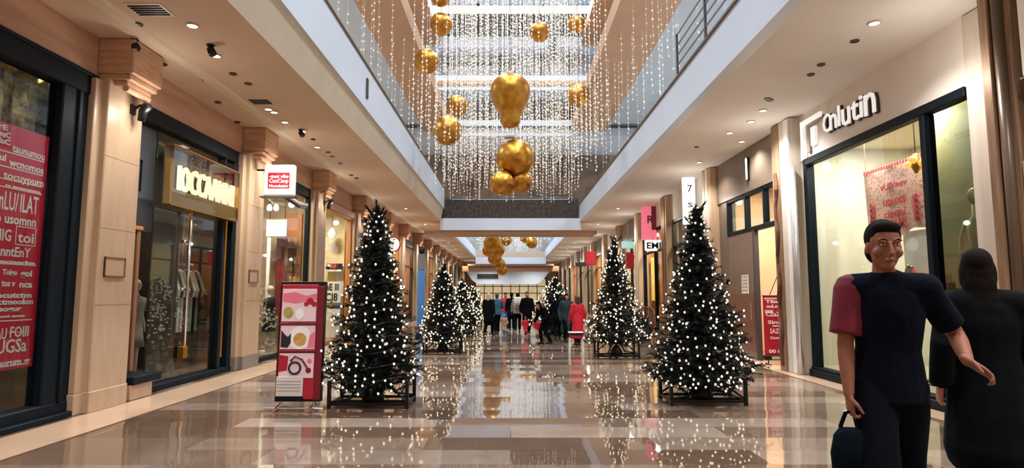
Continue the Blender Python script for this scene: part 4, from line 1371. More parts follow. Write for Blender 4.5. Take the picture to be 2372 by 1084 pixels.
MB().tube([(w / 2, h, -.06), (w / 2, ZC - a1.z, -.06)], .02, 6).build('hanger', chrome, t)
b0, b1 = at_y(1494, 556, 22.9), at_y(1535, 581, 22.9)
t = thing('white_hanging_sign', 'small white sign with black characters hung under the pink sign', 'sign', (0, 0, 0), mx=wall_frame('front', (b0.x, 22.9, b1.z)))
w, h = b1.x - b0.x, b0.z - b1.z
MB().bbox(0, w, 0, h, -.1, 0, .03).build('board', mat('bright_sign', (250, 250, 250), .4, emit=(255, 255, 255), estr=.6), t)
words([('EMI', w * .1, h * .22, h * .8, w * .8)], 'lettering', print_black, t, .003, .004, fat=.008)
MB().tube([(w / 2, h, -.05), (w / 2, h + .1, -.05)], .02, 6).build('hanger', chrome, t)
# basket chair and leafy plant in front of that window
t = thing('wicker_chair', 'brown wicker armchair standing before the yellow window past the big tree', 'chair', (4.75, 21.6, 0), -.5)
wick = mat('brown_wicker', (134, 84, 54), .7, var=.4, scale=20, bump=.5, bscale=40)
MB().bbox(-.3, .3, -.28, .28, .34, .46, .04).build('seat', wick, t)
g = MB()
for i in range(13):
    a = PI * i / 12
    g.tube([(.3 * math.cos(a), .24 * math.sin(a), .44), (.34 * math.cos(a), .28 * math.sin(a), .72 + .2 * math.sin(a)), (.32 * math.cos(a), .26 * math.sin(a), .74 + .28 * math.sin(a))], .028, 6)
g.tube([(.34 * math.cos(PI * i / 12), .28 * math.sin(PI * i / 12), .74 + .28 * math.sin(PI * i / 12)) for i in range(13)], .03, 6)
g.build('backrest', wick, t)
for sx in (-.25, .25):
    for sy in (-.22, .22):
        MB().tube([(sx, sy, 0), (sx * .95, sy * .95, .36)], .022, 6).build('leg', wick, t)
t = thing('potted_plant', 'dark leafy potted plant on the floor between the wicker chair and the big tree', 'plant', (4.3, 19.6, 0))
MB().lathe([(.14, 0), (.2, .05), (.24, .4), (.22, .42), (.19, .38)], 16).build('pot', grey_dark, t, True)
g = MB()
for i in range(70):
    a = R.uniform(0, 2 * PI)
    l = R.uniform(.35, .85)
    e = R.uniform(.3, 1.2)
    pts = [Vector((.05 * math.cos(a), .05 * math.sin(a), .38))]
    for q_ in range(1, 5):
        u = q_ / 4
        pts.append(Vector((math.cos(a) * l * u * math.cos(e), math.sin(a) * l * u * math.cos(e), .38 + l * math.sin(e) * u - .35 * l * u * u)))
    g.tube(pts, [(.012, .004), (.03, .004), (.034, .004), (.026, .004), (.004, .003)], 5, side=(-math.sin(a), math.cos(a), 0))
g.build('foliage', mat('dark_leaf', (44, 58, 46), .5, var=.3), t)
front(4, grey_dark, cream, 40, grey_panel, label_no=24)
t = thing('teal_pennant_sign', 'small teal and white sign box under the grey shop band beyond the pink sign', 'sign', (5.25, 26.9, 3.5))
MB().bbox(-.3, .25, -.06, .06, 0, .32, .02).build('board', mat('teal_sign', (150, 200, 200), .4, emit=(180, 240, 240), estr=.3), t)
MB().tube([(.0, 0, .32), (0, 0, ZC - 3.5)], .015, 6).build('hanger', chrome, t)
t = thing('red_flag_sign', 'small red flag hung below the teal sign box', 'flag', (5.3, 26.7, 2.6))
MB().bbox(-.2, .15, -.01, .01, 0, .7, .004).build('cloth', cloth_red, t)
MB().tube([(-.22, 0, .72), (.3, 0, .72)], .012, 6).build('rod', black_metal, t)
specs_r = [(wood_orange, cloth_red, 45, None), (cream, cloth_black, 45, grey_panel), (wood_brown, cloth_blue, 40, None), (peach, cloth_red, 40, grey_dark), (cream, cloth_black, 40, None), (wood_orange, cloth_grey, 0, grey_panel), (cream, cloth_red, 0, None), (peach, cloth_grey, 0, None), (cream, cloth_tan, 0, None)]
for i, (wm, cm, wt, fm_) in enumerate(specs_r):
    ya, yb = front(5 + i, [navy_frame, wood_orange, grey_dark][i % 3], wm, wt, fm_, label_no=25 + i)
    if i < 5:
        mannequin(WR + .45, yb - .4, -PI / 2, ivory, cm, ords[i] + ' shop mannequin along the beige columns, dressed in ' + cm.name.replace('_cloth', '').replace('dark', 'black').replace('denim', 'blue'))
for px, py, y, w_, h_, nm, m_, lab in ((1368, 598, 31, .5, .7, 'red_wall_sign', cloth_red, 'red hanging sign over the columns beyond the second tree'), (1345, 612, 40, .7, .3, 'dark_wall_sign', grey_dark, 'dark hanging sign farthest along the columns')):
    c_ = at_y(px, py, y)
    t = thing(nm, lab, 'sign', c_)
    MB().bbox(-w_ / 2, w_ / 2, -.05, .05, -h_ / 2, h_ / 2, .02).build('board', m_, t)
    MB().tube([(0, 0, h_ / 2), (0, 0, ZC - c_.z)], .02, 6).build('hanger', chrome, t)
# ------------------------------------------------------------------ lit christmas trees
needle_m = mat('fir_needles', (18, 28, 24), .7, var=.45, scale=5, rgb2=(7, 12, 11), spec=.2)
trunk_m = mat('tree_pole', (40, 30, 24), .6)
bulb_m = glow_mat('fairy_bulb', (255, 232, 196), 1.6)
wire_m = mat('lamp_wire', (16, 26, 20), .5)


def tree_data(seed, H, Rb, z0, prof, ntw, spiky):
    rg = np.random.RandomState(seed)
    V, Fc = [], []
    tips = []

    def rad(z):
        t = (z - z0) / (H - z0)
        return Rb * np.interp(t, prof[0], prof[1])
    zs = np.linspace(z0, H, 200)
    wts = np.array([rad(z) + .04 for z in zs])
    wts /= wts.sum()
    tri = []
    for i in range(ntw):
        z = rg.choice(zs, p=wts) + rg.uniform(-.01, .01)
        a = rg.uniform(0, 2 * PI)
        # branch tiers: lobes in azimuth and height
        lobe = 1 + .13 * math.sin(5 * a + 9 * z) + .10 * math.sin(z * 17 + 2 * a)
        r1 = rad(z) * lobe * rg.uniform(.72, 1.05) if rg.rand() < .62 else rad(z) * rg.uniform(.2, .8)
        L = rg.uniform(.12, .24) * (.6 + .4 * min(1, rad(z) / .4))
        tip = np.array([r1 * math.cos(a), r1 * math.sin(a), z + rg.uniform(-.02, .05)])
        up = rg.uniform(-.25, .55)
        d = np.array([math.cos(a) + rg.normal(0, .35), math.sin(a) + rg.normal(0, .35), up])
        d /= np.linalg.norm(d)
        base = tip - d * L
        tips.append((tip, d, r1 / max(.01, rad(z)), z))
        n = 20
        u = np.cross(d, [0, 0, 1.0])
        u /= max(1e-6, np.linalg.norm(u))
        w = np.cross(d, u)
        for k in range(n):
            s_ = (k + rg.rand()) / n
            p = base + d * L * s_
            b = k * 2.4 + rg.uniform(-.3, .3)
            o = (u * math.cos(b) + w * math.sin(b))
            q = p + (d * .62 + o * .8) * rg.uniform(.045, .075)
            sdir = np.cross(o, d) * .0075
            tri.append((p - sdir, p + sdir, q))
        # stem
        sdir = u * .006
        tri.append((base - sdir, base + sdir, tip))
    for i in range(spiky):
        a = i * 2.4 + rg.uniform(-.3, .3)
        L = rg.uniform(.16, .3)
        e = rg.uniform(.75, 1.45)
        b0 = np.array([.02 * math.cos(a), .02 * math.sin(a), H - rg.uniform(.1, .42)])
        d = np.array([math.cos(a) * math.cos(e), math.sin(a) * math.cos(e), math.sin(e)])
        u = np.cross(d, [0, 0, 1.0]); u /= max(1e-6, np.linalg.norm(u)); w = np.cross(d, u)
        for k in range(46):
            s_ = k / 46
            p = b0 + d * L * s_
            b = k * 2.4
            o = u * math.cos(b) + w * math.sin(b)
            q = p + (d * .8 + o * .5) * .06
            sd = np.cross(o, d) * .009
            tri.append((p - sd, p + sd, q))
    T = np.array(tri)
    V = T.reshape(-1, 3)
    me = bpy.data.meshes.new('foliage')
    me.vertices.add(len(V))
    me.vertices.foreach_set('co', V.ravel())
    me.loops.add(len(V))
    me.polygons.add(len(T))
    me.polygons.foreach_set('loop_start', np.arange(0, len(V), 3))
    me.loops.foreach_set('vertex_index', np.arange(len(V)))
    me.update(calc_edges=True)
    me.materials.append(needle_m)
    return me, tips, rad


def link(name, me, parent, m=None):
    o = bpy.data.objects.new(name, me)
    COL.objects.link(o)
    o.parent = parent
    if m:
        me.materials.append(m)
    return o


def light_tree(loc, label, seed, H, Rb, z0, prof, ntw, spiky, nb, br, stand_w, stand_z, split, rz=0.0):
    t = thing('christmas_tree', label, 'christmas tree', loc, rz)
    me, tips, rad = tree_data(seed, H, Rb, z0, prof, ntw, spiky)
    link('foliage', me, t)
    MB().tube([(0, 0, .04), (0, 0, H * .6), (0, 0, H * .93)], [.035, .025, .01], 8).build('trunk', trunk_m, t)
    # black metal stand: four posts, floor rails, slanting struts
    s = MB()
    w = stand_w / 2
    for sx in (-1, 1):
        for sy in (-1, 1):
            MB().box(sx * w - .022, sx * w + .022, sy * w * .6 - .022, sy * w * .6 + .022, 0, stand_z).build('stand_leg', black_metal, t)
    for sy in (-1, 1):
        s.box(-w, w, sy * w * .6 - .014, sy * w * .6 + .014, .04, .075)
    for sx in (-1, 1):
        s.box(sx * w - .014, sx * w + .014, -w * .6, w * .6, .04, .075)
    s.box(-w, w, -.02, .02, .02, .06)
    s.tube([(-w, -w * .6, .08), (-w * .5, -w * .5, .12), (0, 0, stand_z + .12)], .018, 6)
    s.tube([(w, w * .6, .08), (w * .5, w * .5, .12), (0, 0, stand_z + .12)], .018, 6)
    s.tube([(-w, w * .6, .08), (0, 0, stand_z + .12)], .016, 6)
    s.tube([(w, -w * .6, .08), (0, 0, stand_z + .12)], .016, 6)
    s.build('stand_frame', black_metal, t)
    MB().lathe([(.14, .05), (.16, .1), (.1, .22), (.04, .28)], 14).build('stand_socket', black_metal, t, True)
    # fairy lights
    rg = random.Random(seed + 5)
    outer = [x for x in tips if x[2] > .7]
    rg.shuffle(outer)
    pts = []
    for tip, d, q, z in outer:
        p = Vector(tip) + Vector(d) * .015
        if all((p - o_).length > .062 for o_ in pts):
            pts.append(p)
        if len(pts) >= nb:
            break
    wire = MB()
    turns = 13
    hp = []
    for i in range(turns * 14):
        u = i / (turns * 14)
        z = z0 + .05 + (H - z0 - .15) * u
        a = 2 * PI * turns * u
        r = rad(z) * (.9 + .08 * math.sin(7 * a))
        hp.append((r * math.cos(a), r * math.sin(a), z + .02 * math.sin(5 * a)))
    wire.tube(hp, .004, 3)
    ws = wire.build('light_string', wire_m, t)
    pts.sort(key=lambda p: p.y)
    nsep = min(split, len(pts))
    bm_ = MB().ball((0, 0, 0), br, 8, 6, (1, 1, 1.15))
    proto = None
    for p in pts[:nsep]:
        if proto is None:
            proto = bm_.build('bulb', bulb_m, ws, True)
            o = proto
        else:
            o = proto.copy()
            COL.objects.link(o)
            o.parent = ws
        o.location = p
    rest = MB()
    for p in pts[nsep:]:
        rest.ball(p, br, 8, 6, (1, 1, 1.15))
    if rest.v:
        ro = rest.build('bulb_cluster', bulb_m, ws, True)
        ro['kind'] = 'stuff'
    return t
PROF_A = ([0, .03, .10, .2, .32, .45, .58, .70, .80, .9, 1], [.55, .92, 1.0, .96, .80, .66, .55, .46, .38, .22, .03])
PROF_B = ([0, .03, .08, .18, .3, .45, .6, .75, .87, 1], [.5, .9, 1.0, .93, .78, .6, .45, .33, .2, .03])
light_tree((-1.87, 8.4, 0), 'dark lit christmas tree beside the red promo stand, tufted bare top', 11, 2.66, .66, .2, PROF_A, 1900, 9, 350, .0145, 1.02, .36, 100)
light_tree((2.66, 8.6, 0), 'dark lit christmas tree nearest the grey shop doorway, wide at the foot', 12, 2.74, .74, .2, PROF_B, 2100, 3, 390, .0145, 1.0, .36, 100)
light_tree((2.5, 14.5, 0), 'lit christmas tree behind the big one on the columns side, on thin legs', 13, 2.82, .75, .3, PROF_B, 1500, 2, 340, .019, .95, .4, 60)
light_tree((-1.72, 15.5, 0), 'lit christmas tree second in the row past the promo stand', 14, 2.22, .62, .26, PROF_A, 1300, 3, 280, .019, .9, .34, 60)
light_tree((-1.8, 22.4, 0), 'lit christmas tree third in the row past the promo stand', 15, 2.0, .72, .2, PROF_A, 1000, 2, 230, .025, .8, .3, 0)
light_tree((-1.8, 29.2, 0), 'small lit christmas tree last in the row past the promo stand, beside the crowd', 16, 1.9, .78, .2, PROF_A, 900, 1, 200, .03, .8, .3, 0)
light_tree((1.6, 22.0, 0), 'lit christmas tree standing among the distant shoppers by the red coat', 17, 2.1, .92, .2, PROF_A, 1300, 2, 270, .025, .8, .3, 0)

# ------------------------------------------------------------------ red promo stand by the first tree
t = thing('promo_stand', 'tall red promo stand with three pink picture panels, in a dark frame', 'display stand', (-2.765, 8.06, 0), .0)
lean = Matrix.Rotation(math.radians(-3), 4, 'X') @ Matrix.Identity(4)
def pb(x0, x1, y0, y1, z0, z1, b=.005):
    return MB().bbox(x0, x1, y0, y1, z0, z1, b, lean)
pb(-.31, .29, -.03, .06, .1, 1.66).build('frame', black_metal, t)
pb(-.285, .2, -.042, -.03, .13, 1.62).build('red_sheet', crimson, t)
pb(.2, .285, -.045, .05, .12, 1.6).build('side_panel', deep_red, t)
def picture(z0, z1, name):
    o = pb(-.27, .185, -.052, -.042, z0, z1, .003).build(name, pale_pink, t)
    return o
def disc(o, x, z, r, m, name, d=.056, sx=1.0, sz=1.0, n=20):
    g = MB().prism([(x + r * sx * math.cos(2 * PI * i / n), z + r * sz * math.sin(2 * PI * i / n)) for i in range(n)], -d, -.05, 'xzy')
    g.v = [tuple(lean @ Vector(p)) for p in g.v]
    return g.build(name, m, o)
def patch(o, pts, m, name, d=.055):
    g = MB().prism(pts, -d, -.05, 'xzy')
    g.v = [tuple(lean @ Vector(p)) for p in g.v]
    return g.build(name, m, o)
olive = mat('olive_print', (170, 160, 70), .5, var=.3, scale=20)
a_ = picture(1.13, 1.56, 'picture_panel')
patch(a_, [(-.26, 1.4), (-.1, 1.37), (.18, 1.42), (.18, 1.5), (.05, 1.47), (-.1, 1.52), (-.26, 1.5)], pink_print, 'pink_band')
disc(a_, .1, 1.4, .045, crimson, 'red_flower')
disc(a_, .155, 1.36, .035, crimson, 'red_flower')
disc(a_, .05, 1.36, .03, crimson, 'red_flower')
disc(a_, -.18, 1.25, .065, olive, 'green_fruit', sz=1.15)
disc(a_, -.03, 1.23, .07, print_white, 'white_blossom_shape', sx=.8, sz=1.1)
b_ = picture(.77, 1.08, 'picture_panel')
patch(b_, [(-.26, .8), (-.17, .79), (-.13, .85), (-.13, .98), (-.17, .93), (-.21, .96), (-.26, 1.02)], print_black, 'black_figure')
disc(b_, -.01, .92, .15, print_white, 'white_plate', d=.054)
disc(b_, -.01, .9, .085, mat('ochre_print', (200, 160, 80), .5, var=.3, scale=18), 'gold_dish', d=.058)
patch(b_, [(.09, .79), (.18, .79), (.18, 1.0), (.12, .96)], pink_print, 'pink_fold')
c_ = picture(.4, .72, 'picture_panel')
patch(c_, [(-.27, .48), (-.16, .5), (-.15, .68), (-.27, .7)], crimson, 'red_corner')
g = MB().tube([(-.06 + .075 * math.cos(a * PI / 10), -.056, .53 + .075 * math.sin(a * PI / 10)) for a in range(21)], .014, 6)
g.v = [tuple(lean @ Vector(p)) for p in g.v]
g.build('dark_ring', print_black, c_)
g = MB().tube([(-.12, -.056, .62), (-.06, -.056, .68), (.03, -.056, .64), (.1, -.056, .54)], .012, 6)
g.v = [tuple(lean @ Vector(p)) for p in g.v]
g.build('red_bow', deep_red, c_)
disc(c_, .13, .62, .03, pink_print, 'pink_flower')
disc(c_, .12, .5, .035, deep_red, 'pink_flower')
d_ = pb(-.29, .06, -.06, -.045, .17, .42, .003).build('white_notice', mat('notice_paper', (214, 206, 200), .5), t)
g = MB()
for i in range(4):
    g.box(-.27, .03, -.064, -.06, .24 + i * .04, .245 + i * .04, lean)
g.build('printing', mat('grey_ink2', (160, 150, 146), .6), d_)
pb(-.29, .06, -.062, -.04, .12, .17, .003).build('dark_strip', navy_frame, t)
for z in (1.1, .745):
    pb(-.285, .2, -.06, -.04, z - .015, z + .015, .004).build('shelf_lip', deep_red, t)
for x in (-.24, .2):
    MB().tube([(x, -.22, .025), (x, 0, .06), (x, .22, .025)], .02, 8).build('foot', chrome, t)
    MB().tube([(x, 0, .05), (x, 0, .14)], .02, 8).build('stem', chrome, t)
MB().tube([(-.4, -.1, .03), (.36, -.1, .03)], .016, 8).build('cross_bar', chrome, t)
# ------------------------------------------------------------------ people
def shell(name, mb, m, parent, voxel, smooth_it=3, loc=None):
    """one continuous surface grown over the overlapping limb volumes"""
    o = mb.build(name, m, parent, True)
    r = o.modifiers.new('surface', 'REMESH')
    r.mode = 'VOXEL'
    r.voxel_size = voxel
    r.use_smooth_shade = True
    s = o.modifiers.new('soften', 'SMOOTH')
    s.factor = .5
    s.iterations = smooth_it
    return o


def lerp(a, b, t):
    return Vector(a).lerp(Vector(b), t)


def bent(a, b, length1, length2, pole):
    """elbow or knee between a and b, bent towards pole"""
    a, b = Vector(a), Vector(b)
    d = (b - a)
    L = min(d.length, length1 + length2 - .004)
    dn = d.normalized()
    x = (length1 ** 2 - length2 ** 2 + L * L) / (2 * L)
    hgt = math.sqrt(max(0, length1 ** 2 - x * x))
    p = Vector(pole) - dn * Vector(pole).dot(dn)
    p.normalize()
    return a + dn * x + p * hgt


def hand(mb, wrist, direction, palm_n, thumb_side, k, curl=.5, fr=.0085):
    """palm with four fingers and a thumb; direction = wrist to knuckles, palm_n = out of the palm"""
    d = Vector(direction).normalized()
    n = Vector(palm_n)
    n = (n - d * n.dot(d)).normalized()
    s = d.cross(n) * (1 if thumb_side > 0 else -1)
    w = Vector(wrist)
    mb.tube([w - d * .02 * k, w + d * .03 * k, w + d * .075 * k, w + d * .095 * k], [(.026 * k, .02 * k), (.036 * k, .018 * k), (.041 * k, .016 * k), (.036 * k, .012 * k)], 10, side=s, round_ends=True)
    for i, (off, ln) in enumerate(((.03, .068), (.0105, .078), (-.0095, .072), (-.029, .056))):
        p = w + d * .09 * k + s * off * k
        dirn = d.copy()
        pts = [p]
        for j, seg in enumerate((.45, .32, .23)):
            ang = curl * (.5 + .5 * j) + .06 * i
            dirn = (d * math.cos(ang * (j + 1) * .7) + n * math.sin(ang * (j + 1) * .7)).normalized()
            p = p + dirn * ln * seg * k
            pts.append(p)
        mb.tube(pts, [fr * k, fr * k, fr * .92 * k, fr * .75 * k], 7, round_ends=True)
    b = w + d * .028 * k + s * .03 * k
    td = (d * .6 + s * .65 + n * .3).normalized()
    t2 = (d * .85 + s * .2 + n * .4).normalized()
    mb.tube([b, b + td * .04 * k, b + td * .04 * k + t2 * .045 * k], [.0125 * k, .011 * k, .0085 * k], 7, round_ends=True)


def head_volume(mb, c, k, turn, face=True):
    """cranium, jaw, nose, ears; turn = rotation matrix; the face looks along -y"""
    def P(x, y, z):
        return Vector(c) + turn @ Vector((x * k, y * k, z * k))
    def B(x, y, z, r, sx, sy, sz):
        g = MB().ball((0, 0, 0), r * k, 14, 10, (sx, sy, sz))
        g.v = [tuple(P(x, y, z) + turn @ Vector(p)) for p in g.v]
        mb.add(g.v, g.f)
    B(0, .015, .035, .098, .8, 1.0, 1.0)
    B(0, -.012, -.035, .08, .8, .92, 1.12)
    B(0, -.045, -.095, .04, .95, .85, .75)
    if face:
        mb.tube([P(0, -.092, .015), P(0, -.108, -.015), P(0, -.118, -.035), P(0, -.1, -.045)], [.009 * k, .012 * k, .015 * k, .01 * k], 7, round_ends=True)
        for s_ in (-1, 1):
            B(s_ * .078, .012, -.01, .028, .3, .7, 1.15)
            B(s_ * .034, -.076, .028, .02, 1.2, .6, .5)
            B(s_ * .045, -.055, -.03, .03, .9, .8, .9)
        B(0, -.088, -.07, .018, 1.3, .6, .5)
    mb.tube([P(0, .02, -.19), P(0, .015, -.07)], [.052 * k, .05 * k], 10)


def person(name, label, loc, rz, H, skin_m, pose, voxel, group=None, detail=False):
    """pose keys: hip, sh (shoulder line), feet, hands as local points of a 1.75 m figure facing -y"""
    k = H / 1.75
    mb = MB()
    hp = Vector(pose.get('pelvis', (0, 0, .94)))
    ch = Vector(pose.get('chest', (0, -.01, 1.3)))
    nk = Vector(pose.get('neck', (0, -.01, 1.49)))
    hd = Vector(pose.get('head', (0, -.02, 1.635)))
    tw = Matrix.Rotation(pose.get('twist', 0), 3, 'Z')
    hw = pose.get('hipw', .095)
    swd = pose.get('shw', .185)
    J = {}
    for s_, q in ((-1, 'r'), (1, 'l')):
        J['sh' + q] = lerp(ch, nk, .62) + tw @ Vector((s_ * swd, .01, 0)) + Vector((0, 0, pose.get('shz' + q, 0)))
        J['hp' + q] = hp + Vector((s_ * hw, 0, -.04))
        f = pose['foot' + q]
        J['an' + q] = Vector(f) + Vector((0, .02, .085))
        J['kn' + q] = bent(J['hp' + q], J['an' + q], .44, .42, pose.get('kneepole', (0, -1, 0)))
        J['wr' + q] = Vector(pose['hand' + q])
        J['el' + q] = bent(J['sh' + q], J['wr' + q], .29, .265, pose.get('elbow' + q, (s_ * .5, 1, -.2)))
    for q, s_ in (('r', -1), ('l', 1)):
        a, b, c = J['hp' + q], J['kn' + q], J['an' + q]
        mb.tube([a + Vector((0, 0, .05)), lerp(a, b, .25), lerp(a, b, .7), b, lerp(b, c, .3), lerp(b, c, .7), c], [.088, .088, .064, .056, .058, .044, .036], 12, round_ends=True)
        ft = Vector(pose['foot' + q])
        dirf = Matrix.Rotation(pose.get('toe' + q, 0), 3, 'Z') @ Vector((0, -1, 0))
        mb.tube([ft - dirf * .05 + Vector((0, 0, .045)), ft + dirf * .05 + Vector((0, 0, .05)), ft + dirf * .15 + Vector((0, 0, .035)), ft + dirf * .19 + Vector((0, 0, .028))], [(.036, .04), (.042, .042), (.045, .028), (.036, .02)], 10, round_ends=True)
        a, b, c = J['sh' + q], J['el' + q], J['wr' + q]
        mb.tube([a, lerp(a, b, .3), lerp(a, b, .8), b, lerp(b, c, .3), lerp(b, c, .8), c], [.056, .052, .042, .040, .041, .031, .026], 12, round_ends=True)
        hdn = (c - b).normalized()
        hand(mb, c, pose.get('hdir' + q, hdn), pose.get('palm' + q, (-s_, 0, 0)), -s_ * pose.get('thumb' + q, 1), 1.0, pose.get('curl' + q, .5), .0085 if detail else .011)
    wa = lerp(hp, ch, .45)
    mb.tube([hp + Vector((0, 0, -.1)), hp, wa, ch, lerp(ch, nk, .5), lerp(ch, nk, .85), nk], [(a_ * pose.get('slim', 1), b_ * pose.get('slim', 1)) for a_, b_ in [(.13, .1), (.165, .115), (.145, .1), (.17, .115), (.165, .1), (.09, .075), (.058, .055)]], 16, side=tw @ Vector((1, 0, 0)))
    mb.tube([J['shr'], lerp(J['shr'], J['shl'], .5), J['shl']], [.058, .075, .058], 12, side=(0, 0, 1), round_ends=True)
    turn = Matrix.Rotation(pose.get('headz', 0), 3, 'Z') @ Matrix.Rotation(pose.get('headx', 0), 3, 'X') @ Matrix.Rotation(pose.get('heady', 0), 3, 'Y')
    head_volume(mb, hd, 1.0, turn)
    mb.v = [(p[0] * k, p[1] * k, p[2] * k) for p in mb.v]
    o = shell(name, mb, skin_m, None, voxel, 2)
    o.location = loc
    o.rotation_euler = (0, 0, rz)
    tag(o, label, 'person', group)
    J.update(hp=hp, ch=ch, nk=nk, hd=hd, wa=wa, tw=tw, turn=turn, k=k, pose=pose)
    return o, J


def garment(o, J, name, m, voxel, parts):
    mb = MB()
    for part in parts:
        pts, rad_, side = part[:3]
        if len(part) > 3:  # closed softly at the start, cut straight at the hem
            pts = [Vector(p) for p in pts]
            rad_ = [r if isinstance(r, tuple) else (r, r) for r in rad_]
            t0 = (pts[0] - pts[1]).normalized()
            q = min(rad_[0])
            pts = [pts[0] + t0 * q * .9, pts[0] + t0 * q * .6] + pts
            rad_ = [(rad_[0][0] * .35, rad_[0][1] * .35), (rad_[0][0] * .8, rad_[0][1] * .8)] + rad_
        mb.tube(pts, rad_, 16, side=side, round_ends=len(part) < 4)
    mb.v = [(p[0] * J['k'], p[1] * J['k'], p[2] * J['k']) for p in mb.v]
    return shell(name, mb, m, o, voxel, 4)


def torso_parts(J, grow=.016, low=-.02, hem=1.0):
    s = J['tw'] @ Vector((1, 0, 0))
    hp, wa, ch, nk = J['hp'], J['wa'], J['ch'], J['nk']
    g = grow
    sl = J['pose'].get('slim', 1)
    return [([hp + Vector((0, 0, low)), lerp(hp, wa, .4), wa, ch, lerp(ch, nk, .5), lerp(ch, nk, .78)][::-1], [(a_ * sl + g, b_ * sl + g) for a_, b_ in [(.182 * hem, .135 * hem), (.17, .122), (.15, .108), (.172, .118), (.168, .1), (.1, .075)]][::-1], s, 1),
            ([J['shr'], lerp(J['shr'], J['shl'], .5), J['shl']], [.06 + g, .07 + g, .06 + g], (0, 0, 1))]


def sleeve(J, q, upto, g=.014):
    a, b, c = J['sh' + q], J['el' + q], J['wr' + q]
    if upto <= 1:
        return ([a, lerp(a, b, upto * .5), lerp(a, b, upto)], [.054 + g, .05 + g, .05 + g], (1, 0, 0), 1)
    return ([a, lerp(a, b, .5), b, lerp(b, c, .5), lerp(b, c, min(1, upto - 1))], [.054 + g, .05 + g, .046 + g, .042 + g, .036 + g], (1, 0, 0), 1)


def trousers(J, g=.014, flare=0.0, end=.97):
    out = []
    hp = J['hp']
    sl = J['pose'].get('slim', 1)
    out.append(([hp + Vector((0, 0, .06)), hp, hp + Vector((0, 0, -.1))], [(.165 * sl + g, .115 * sl + g), (.172 * sl + g, .122 * sl + g), (.15 * sl + g, .112 * sl + g)], (1, 0, 0)))
    for q in 'rl':
        a, b, c = J['hp' + q], J['kn' + q], J['an' + q]
        out.append(([a + Vector((0, 0, .02)), lerp(a, b, .3), lerp(a, b, .75), b, lerp(b, c, .4), lerp(b, c, end)], [.09 + g, .088 + g, .068 + g, .062 + g, .06 + g + flare * .5, .05 + g + flare], (1, 0, 0), 1))
    return out


def shoes(o, J, m, voxel):
    mb = MB()
    for q in 'rl':
        ft = Vector(J['pose']['foot' + q])
        d = Matrix.Rotation(J['pose'].get('toe' + q, 0), 3, 'Z') @ Vector((0, -1, 0))
        mb.tube([ft - d * .065 + Vector((0, 0, .05)), ft + Vector((0, 0, .06)), ft + d * .08 + Vector((0, 0, .05)), ft + d * .17 + Vector((0, 0, .036)), ft + d * .215 + Vector((0, 0, .028))], [(.042, .05), (.046, .058), (.05, .046), (.052, .034), (.04, .024)], 12, round_ends=True)
    mb.v = [(p[0] * J['k'], p[1] * J['k'], max(.002, p[2] * J['k'])) for p in mb.v]
    return shell('shoe_pair', mb, m, o, voxel, 2)


def hair(o, J, m, voxel, style='short'):
    mb = MB()
    c, turn = J['hd'], J['turn']
    def B(x, y, z, r, sx, sy, sz):
        g = MB().ball((0, 0, 0), r, 16, 12, (sx, sy, sz))
        g.v = [tuple(c + turn @ (Vector((x, y, z)) + Vector(p))) for p in g.v]
        mb.add(g.v, g.f)
    B(0, .03, .052, .1, .86, 1.0, .98)
    B(0, -.03, .1, .06, 1.15, .9, .6)
    B(0, .07, -.02, .07, 1.05, .75, 1.1)
    if style in ('long', 'bob'):
        for s_ in (-1, 1):
            B(s_ * .07, .03, -.03, .05, .6, 1.1, 1.9)
        B(0, .075, -.1, .085, 1.05, .6, 1.4)
    if style == 'long':
        B(0, .085, -.21, .09, 1.1, .5, 1.6)
    if style == 'hat':
        B(0, .01, .08, .11, .9, 1.05, .8)
    mb.v = [(p[0] * J['k'], p[1] * J['k'], p[2] * J['k']) for p in mb.v]
    return shell('hair' if style != 'hat' else 'hat', mb, m, o, voxel, 3)


def face_parts(o, J, brow_m):
    c, turn, k = J['hd'], J['turn'], J['k']
    eye_w = mat('eye_white', (178, 166, 156), .5)
    iris = mat('iris_brown', (40, 26, 18), .2)
    lip = mat('lips', (146, 78, 70), .5)
    def at(x, y, z):
        return (c + turn @ Vector((x, y, z))) * k
    for s_ in (-1, 1):
        e = MB().ball(at(s_ * .033, -.083, .008), .0095 * k, 12, 8, (1.2, .8, .5)).build('eye', eye_w, o, True)
        MB().ball(at(s_ * .033, -.0895, .008), .005 * k, 10, 6, (1, .6, 1)).build('iris', iris, e, True)
        MB().tube([at(s_ * .014, -.097, .031), at(s_ * .034, -.1, .037), at(s_ * .055, -.088, .031)], [.003 * k, .005 * k, .002 * k], 6).build('eyebrow', brow_m, o)
    MB().tube([at(-.026, -.094, -.068), at(-.01, -.105, -.065), at(.01, -.105, -.065), at(.026, -.094, -.068)], [.003 * k, .0055 * k, .0055 * k, .003 * k], 6, round_ends=True).build('lips', lip, o, True)


hair_dark = mat('dark_hair', (24, 17, 14), .85, var=.3, scale=30, spec=.08)
hair_brown = mat('brown_hair', (70, 46, 32), .5, var=.3, scale=30)
hair_fair = mat('fair_hair', (206, 176, 150), .5, var=.2, scale=30)
red_knit = mat('crimson_knit', (104, 14, 34), .85, var=.2, scale=10)

